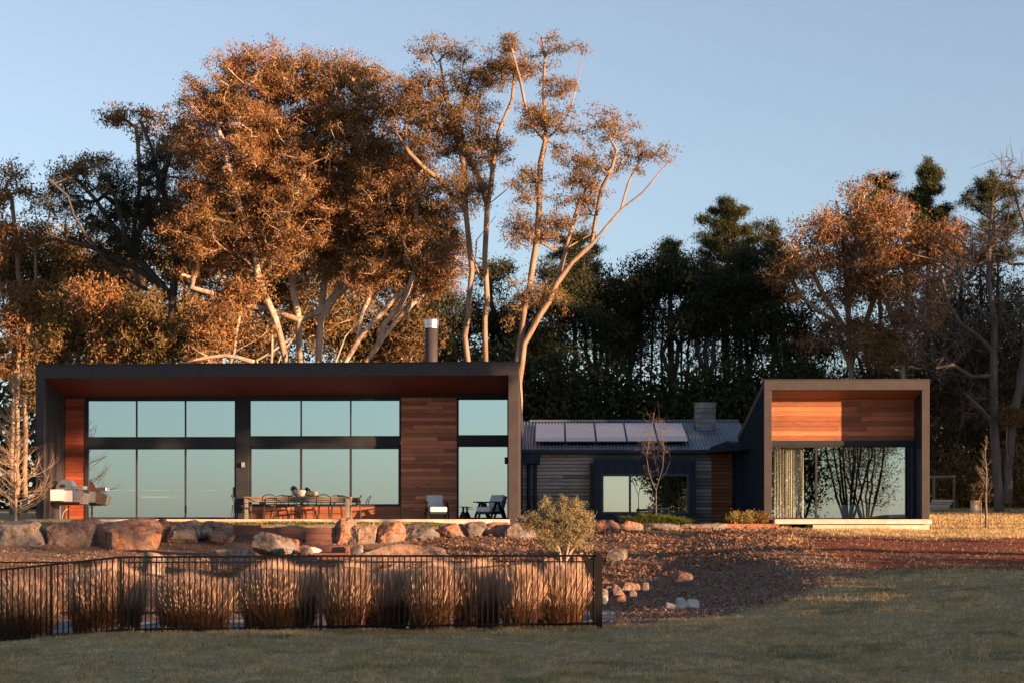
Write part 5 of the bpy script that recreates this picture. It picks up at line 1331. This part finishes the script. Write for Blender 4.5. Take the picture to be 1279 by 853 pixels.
# big forked tree with dead limbs
T('forked_tree', 1250, 45, [
   [(1249, 632), (1244, 560), (1242, 500), (1242, 440), (1240, 380), (1236, 320), (1240, 260)],
   [(1257, 628), (1262, 560), (1268, 510), (1276, 470), (1284, 420), (1290, 330), (1285, 250)],
   [(1242, 430), (1222, 420), (1200, 404), (1185, 380), (1178, 350)], [(1242, 400), (1215, 370), (1195, 340), (1170, 325), (1140, 318)],
   [(1240, 350), (1215, 320), (1200, 300), (1180, 290)], [(1284, 340), (1262, 330), (1250, 305), (1230, 296)], [(1242, 470), (1215, 470), (1190, 455), (1170, 460)],
   [(1286, 300), (1270, 250), (1262, 215)], [(1243, 380), (1262, 360), (1285, 345)], [(1242, 520), (1228, 512), (1205, 490)]],
  [(1180, 345, 40, 26), (1210, 310, 40, 26), (1195, 420, 42, 36), (1250, 300, 32, 36), (1270, 220, 22, 30), (1262, 400, 24, 40), (1170, 455, 34, 26), (1215, 500, 26, 30), (1150, 400, 26, 30)],
  'big forked tree with grey trunk and tangled leafless limbs at the right', dys=[0, .3, -1, -1.5, 1, .5, -.8, .5, -.5, -1], seed=130, clusters=330, leaves=0, sig=.5, rtrunk=.25, bark='bark_grey', shell=.2, twigs=5, twr=.008, r0=.012)
T('ivy_clump', 1262, 44.9, [[(1258, 560), (1258, 530)]], [(1262, 520, 16, 10), (1254, 514, 10, 8)], 'clump of mistletoe leaves hanging in the fork of the grey trunk', cat='mistletoe', seed=131, clusters=34, leaves=60, sig=.16, lsize=(.1, .04), rtrunk=.03, bark='bark_brown', leaf='leaf_gumg', twigs=0)

# bare pale sapling left of the house
def whip_tree(name, px, Y, ytop, wpx, label, bark, n=60, seed=0, base_frac=.06, up=.45, leafed=None, nsub=6, rt=.05, shape=1.0):
    Y = W(Y)
    r = random.Random(seed); X_ = PX(px, Y); zb = gz(X_, Y)-.05; H = PZ(px, ytop, Y)-zb; WR = wpx*Y/FPX/2
    root = empty(name, (X_, Y, zb)); tag(root, label, 'tree')
    mb = MB(); pts = [(X_+.04*math.sin(i*1.3)*i/10, Y, zb+H*i/10) for i in range(11)]
    mb.tube(pts, [rt*(1-.9*i/10)+.004 for i in range(11)], 7)
    for i in range(n):
        f_ = base_frac+(1-base_frac)*((i+r.random())/n)**.9; a = r.random()*6.28
        L = WR*(1-abs(f_-.35)*.9)*(shape if f_ > .5 else 1)*r.uniform(.6, 1.15); L = max(.12, L*(1.25-f_))
        st = Vector((X_+.04*math.sin(f_*13)*f_, Y, zb+H*f_)); cur = st; d = Vector((math.cos(a), math.sin(a), up*r.uniform(.2, 1.4))).normalized()
        path = [tuple(cur)]; k = 5
        for s in range(k):
            d = (d+Vector((r.gauss(0, .18), r.gauss(0, .18), .12+r.gauss(0, .12)))).normalized(); cur = cur+d*L/k; path.append(tuple(cur))
            if s >= 1:
                for _ in range(nsub//4+1):
                    e = (d+Vector((r.gauss(0, .6), r.gauss(0, .6), r.gauss(.15, .4)))).normalized(); l2 = L*.32*r.uniform(.5, 1.2)
                    m1 = cur+e*l2*.5+Vector((0, 0, .02)); m2 = cur+e*l2+Vector((r.gauss(0, .04), r.gauss(0, .04), .06))
                    mb.tube([tuple(cur), tuple(m1), tuple(m2)], [.007, .005, .003], 3, cap=False)
        mb.tube(path, [.018-.0026*s*1.0 for s in range(len(path))], 4, cap=False)
    mb.build('trunk', M[bark], root, smooth=True)
    return root
whip_tree('bare_sapling', 20, 33.4, 468, 120, 'pale leafless sapling glowing in the sun left of the long house', 'twig_pale', n=125, seed=5, rt=.05, nsub=7)
whip_tree('bare_garden_tree', 1232, 34.8, 548, 52, 'small bare garden tree with stake-thin trunk on the lawn right of the pavilion', 'bark_grey', n=30, seed=8, base_frac=.35, up=1.3, rt=.045, nsub=3)
# small leaves low on that tree
T('leafy_sapling', 1226, 36.5, [[(1226, 640), (1226, 612)]], [(1226, 612, 13, 14)], 'little bronze-leaved sapling just behind the small bare garden tree', seed=140, clusters=30, leaves=20, sig=.12, lsize=(.09, .035), rtrunk=.025, leaf='leaf_gumg', bark='bark_brown', twigs=2)
# birch-like sapling before the cottage window, two stems
T('birch_sapling', 819, 34.2, [[(820, 640), (820, 612), (817, 606), (811, 590), (808, 570), (812, 545), (818, 515)], [(820, 612), (823, 600), (828, 585), (830, 560), (826, 535), (822, 500)], [(822, 604), (832, 590), (838, 575)]],
  [(818, 535, 14, 30), (808, 550, 12, 22), (830, 545, 10, 22), (818, 580, 16, 14)], 'slender leafless silver-barked sapling in front of the cottage window', cat='tree', seed=150, clusters=70, leaves=0, sig=.16, rtrunk=.02, bark='twig_grey', twigs=5, twr=.0022, r0=.002, kside=6)
T('dark_sapling', 815, 29.5, [[(806, 655)]] , [(806, 655, 5, 5)], 'tiny leafless twig on the bank before the cottage', seed=151, clusters=6, leaves=0, sig=.1, rtrunk=.01, bark='bark_dark', twigs=2, twr=.004, r0=.004)

# olive tree on the bank
T('olive_tree', 706, 24.4, [[(706, 725), (707, 700), (716, 685), (724, 672)], [(705, 735), (702, 715), (700, 690), (690, 665), (684, 645)], [(707, 700), (712, 670), (716, 640)], [(703, 695), (680, 672), (662, 655)]],
  [(714, 652, 24, 24), (725, 670, 18, 18), (700, 645, 22, 20), (680, 655, 20, 16), (662, 652, 15, 12), (735, 650, 9, 18), (690, 672, 20, 12), (682, 630, 5, 12), (722, 632, 8, 12), (705, 628, 5, 10)],
  'bushy olive tree with sunlit grey-green leaves on the bank by the fence end', dys=[0, .1, 0, .3], seed=160, clusters=620, leaves=24, sig=.055, lsize=(.05, .017), rtrunk=.05, bark='twig_pale', leaf='leaf_olive', r0=.003, twigs=3, twr=.002, shell=.2, droop=-.6)

# tufted plants and shrubs by the cottage
def tuft(px, py, Y, hw, H, n, label, mat, name='tufted_plant', cat='plant', group=None, seed=0, z=None):
    Y = W(Y)
    r = np.random.default_rng(seed); X_ = PX(px, Y); zb = gz(X_, Y) if z is None else z
    root = empty(name, (X_, Y, zb)); tag(root, label, cat, group)
    a = r.random(n)*6.28; rad = np.sqrt(r.random(n)); bx_ = X_+np.cos(a)*rad*hw*.5; by_ = Y+np.sin(a)*rad*hw*.4
    h_ = H*(.35+.75*r.random(n)); sp = hw*1.5
    V = []
    sa = r.random(n)*6.28; w_ = .012
    base = np.stack([bx_, by_, np.full(n, zb-.02)], 1); side = np.stack([np.cos(sa), np.sin(sa), 0*sa], 1)*w_
    mid = base+np.stack([np.cos(a)*rad*sp*.4, np.sin(a)*rad*sp*.4, h_*.75], 1); tip = base+np.stack([np.cos(a)*rad*sp*1.1, np.sin(a)*rad*sp, h_], 1)
    V = np.stack([base-side, base+side, mid+side, mid-side, tip], 1).reshape(-1, 3); b0 = np.arange(n)[:, None]*5
    np_mesh('blades', V, b0+np.array([[0, 1, 2, 3]]), mat, root, F2=b0+np.array([[3, 2, 4]]))
tl = ['leftmost green tufted plant under the cottage window', 'second green tufted plant from the left under the cottage window', 'tallest middle green tufted plant in front of the bench', 'fourth green tufted plant under the window', 'fifth green tufted plant near the window corner', 'rightmost small green tufted plant under the window']
for i, px in enumerate((788, 799, 812, 827, 841, 852)):
    tuft(px, 655, 33.2, .26, (.42, .40, .5, .46, .42, .36)[i]*.92, 420, tl[i], M['tuft'], group='green tufted plants under the cottage window', seed=200+i)
for i, (px, w_, lab) in enumerate(((921, 13, 'round golden shrub against the link wall'), (937, 10, 'second golden shrub beside the pavilion post'), (951, 9, 'small green-gold shrub touching the pavilion post'))):
    T('golden_shrub', px, 33.4, [[(px, 650), (px, 646)]], [(px, 646, w_*.8, 5.5)], lab, cat='shrub', group='golden shrubs by the pavilion', seed=210+i, clusters=60, leaves=30, sig=.07, lsize=(.06, .025), rtrunk=.015, bark='bark_brown', leaf='leaf_yellow' if i < 2 else 'leaf_gumg', r0=.004, twigs=0)
# dead twiggy debris on the soil
mb = MB(); rr = random.Random(9)
for i in range(90):
    x = PX(1150, W(24))+rr.gauss(0, .7); y = W(24.5)+rr.gauss(0, 1.4); z = gz(x, y); a = rr.uniform(-3, 3); l = rr.uniform(.1, .35)
    mb.tube([(x, y, z+.01), (x+l*.5*math.cos(a), y+l*.5*math.sin(a), z+.05+rr.random()*.08), (x+l*math.cos(a), y+l*math.sin(a), gz(x+l*math.cos(a), y+l*math.sin(a))+.02)], [.008, .007, .003], 4)
o = mb.build('twig_debris', M['twig_grey'], None, origin=(PX(1150, W(24)), W(24.5), -.9)); tag(o, 'loose pale dead twigs scattered on the red soil', 'twigs', kind='stuff')

# far forest wall: one mass behind everything
r = np.random.default_rng(77); n = 42000
X = r.uniform(-70, 75, n); Y = r.uniform(118, 146, n)
top = np.interp(X, [-70, -35, -22, -10, 0, 8, 16, 26, 38, 75], [11, 11, 9, 11, 7.5, 6, 6.5, 9, 11, 12])+1.2*np.sin(X*.9)+.8*np.sin(X*2.3)
Z = .3+top*r.random(n)**.9
V, Fq = leaf_mesh(np.stack([X, Y, Z], 1), .75, .45, .1, r)
tag(np_mesh('far_forest', V, Fq, M['leaf_dark'], origin=(0, 132, .5)), 'dense dark forest mass far behind the houses', 'forest', kind='stuff')

# ------------------------------------------------------------------ trees outside the frame: they cast the shade and stand in the reflections
def offshrub(x, y, h, wd, label, seed, leaf='leaf_brown', n=170):
    zb = gz(x, y)
    grow('hedge_shrub', (x, y, zb), [[(x, y, zb-.1), (x, y, zb+h*.6)]], [(x, y, zb+h*.5, wd, wd, h*.5, 1)], label, cat='shrub', group='shrubs along the eastern boundary', seed=seed, clusters=n, leaves=26, sig=.3, lsize=(.3, .16), rtrunk=.06, bark='bark_dark', leaf=leaf, twigs=0, shell=.1)
hs = [(28, -8, 5.2), (28.5, -5, 5.2), (28, -2, 5.2), (28.5, 1, 5.2), (28, 4, 4.2), (28.4, 7, 3.2), (28, 10, 2.4), (28.5, 13, 1.9), (28, 16, 1.7), (28.3, 19, 1.8), (28, 22, 1.9), (28.3, 25, 2.0), (28, 28, 2.0), (28.4, 31, 1.7)]
hl = ['nearest the road', 'second from the near end', 'third from the near end', 'fourth from the near end', 'fifth from the near end', 'sixth from the near end', 'seventh from the near end', 'eighth from the near end', 'low, sixth from the far end', 'low, fifth from the far end', 'low, fourth from the far end', 'low, third from the far end', 'low, second from the far end', 'low, at the far end']
for i, (x, y, h) in enumerate(hs): offshrub(x, y, h, 1.9, 'eastern boundary shrub %s' % hl[i], 300+i, n=230)
def offtree(x, y, h, zc, wd, label, seed, stems=4, leaf='leaf_gum', cl=420, lv=26, bark='bark_brown', ls=(.3, .12), rt=.2):
    zb = gz(x, y); r = random.Random(seed); limbs = []
    for i in range(stems):
        a = i*6.28/stems+r.random(); q = wd*r.uniform(.4, .8)
        limbs.append([(x+.1*math.cos(a), y+.1*math.sin(a), zb-.1), (x+q*.25*math.cos(a), y+q*.25*math.sin(a), zb+zc*.6), (x+q*.7*math.cos(a), y+q*.7*math.sin(a), zb+zc+.2*h), (x+q*math.cos(a), y+q*math.sin(a), zb+h*.8)])
    bl = [(x+wd*.5*math.cos(k), y+wd*.5*math.sin(k), zb+zc+(h-zc)*(.35+.3*(k % 2)), wd*.55, wd*.55, (h-zc)*.38, 1) for k in range(6)]
    grow('gum_tree', (x, y, zb), limbs, bl, label, group='gum trees east of the lawn', seed=seed, clusters=cl, leaves=lv, sig=.4, lsize=ls, rtrunk=rt, bark=bark, leaf=leaf, shell=.1)
offtree(29, 39.3, 15, 8.2, 3.4, 'gum tree east of the lawn whose crown shades the long house roof edge', 401, 3, cl=700, ls=(.34, .18))
offtree(29, 33.8, 15, 8.6, 3.4, 'second gum tree east of the lawn shading the long house roof edge', 406, 3, cl=700, ls=(.34, .18))
offtree(29.5, 31.0, 8.2, 3.4, 3.0, 'low spreading gum east of the lawn that dapples the left boulders', 408, 2, cl=40, ls=(.34, .18))
offtree(33, 55.8, 9.5, 3.2, 2.2, 'small gum tree beyond the right photo edge whose crown shades the cottage chimney', 407, 3, cl=420, ls=(.34, .18))
offtree(20.5, -5, 13, 2.0, 3.4, 'many-stemmed gum east of the lawn mirrored in the pavilion window', 402, 8, bark='bark_dark', leaf='leaf_dark', cl=600, lv=9, ls=(.2, .07), rt=.1)
offtree(23, -12, 13, 2.0, 3.0, 'second many-stemmed gum east of the lawn mirrored in the pavilion window', 403, 7, bark='bark_dark', leaf='leaf_dark', cl=600, lv=9, ls=(.2, .07), rt=.1)
offtree(16.6, -4, 12, .8, 2.4, 'darkest leafy gum east of the lawn mirrored beside the pavilion curtains', 405, 6, leaf='leaf_dark', cl=520, lv=18, rt=.1, bark='bark_dark')
offtree(10.5, -17, 12, .6, 3.2, 'dense leafy gum south of the lawn mirrored in the cottage window', 404, 3, leaf='leaf_dark', cl=500, lv=40)
fl_ = ['forest gum nearest the lawn beyond the right photo edge', 'second forest gum beyond the right photo edge', 'third forest gum beyond the right photo edge', 'fourth forest gum beyond the right photo edge', 'fifth forest gum beyond the right photo edge', 'sixth forest gum beyond the right photo edge', 'farthest forest gum beyond the right photo edge']
for i, (x, y, h, zc, wd_) in enumerate([(37, 70, 15, .6, 4.5), (44, 74, 16, .6, 4.5), (36, 78, 15, .6, 4.5), (45, 82, 16.8, .6, 5), (38, 87, 16, .6, 5), (52, 78, 17, .6, 5), (50, 68, 15.5, .6, 5)]):
    offtree(x, y, h, zc, wd_, fl_[i], 410+i, 3, leaf='leaf_brown', cl=520, lv=30, ls=(.42, .24))
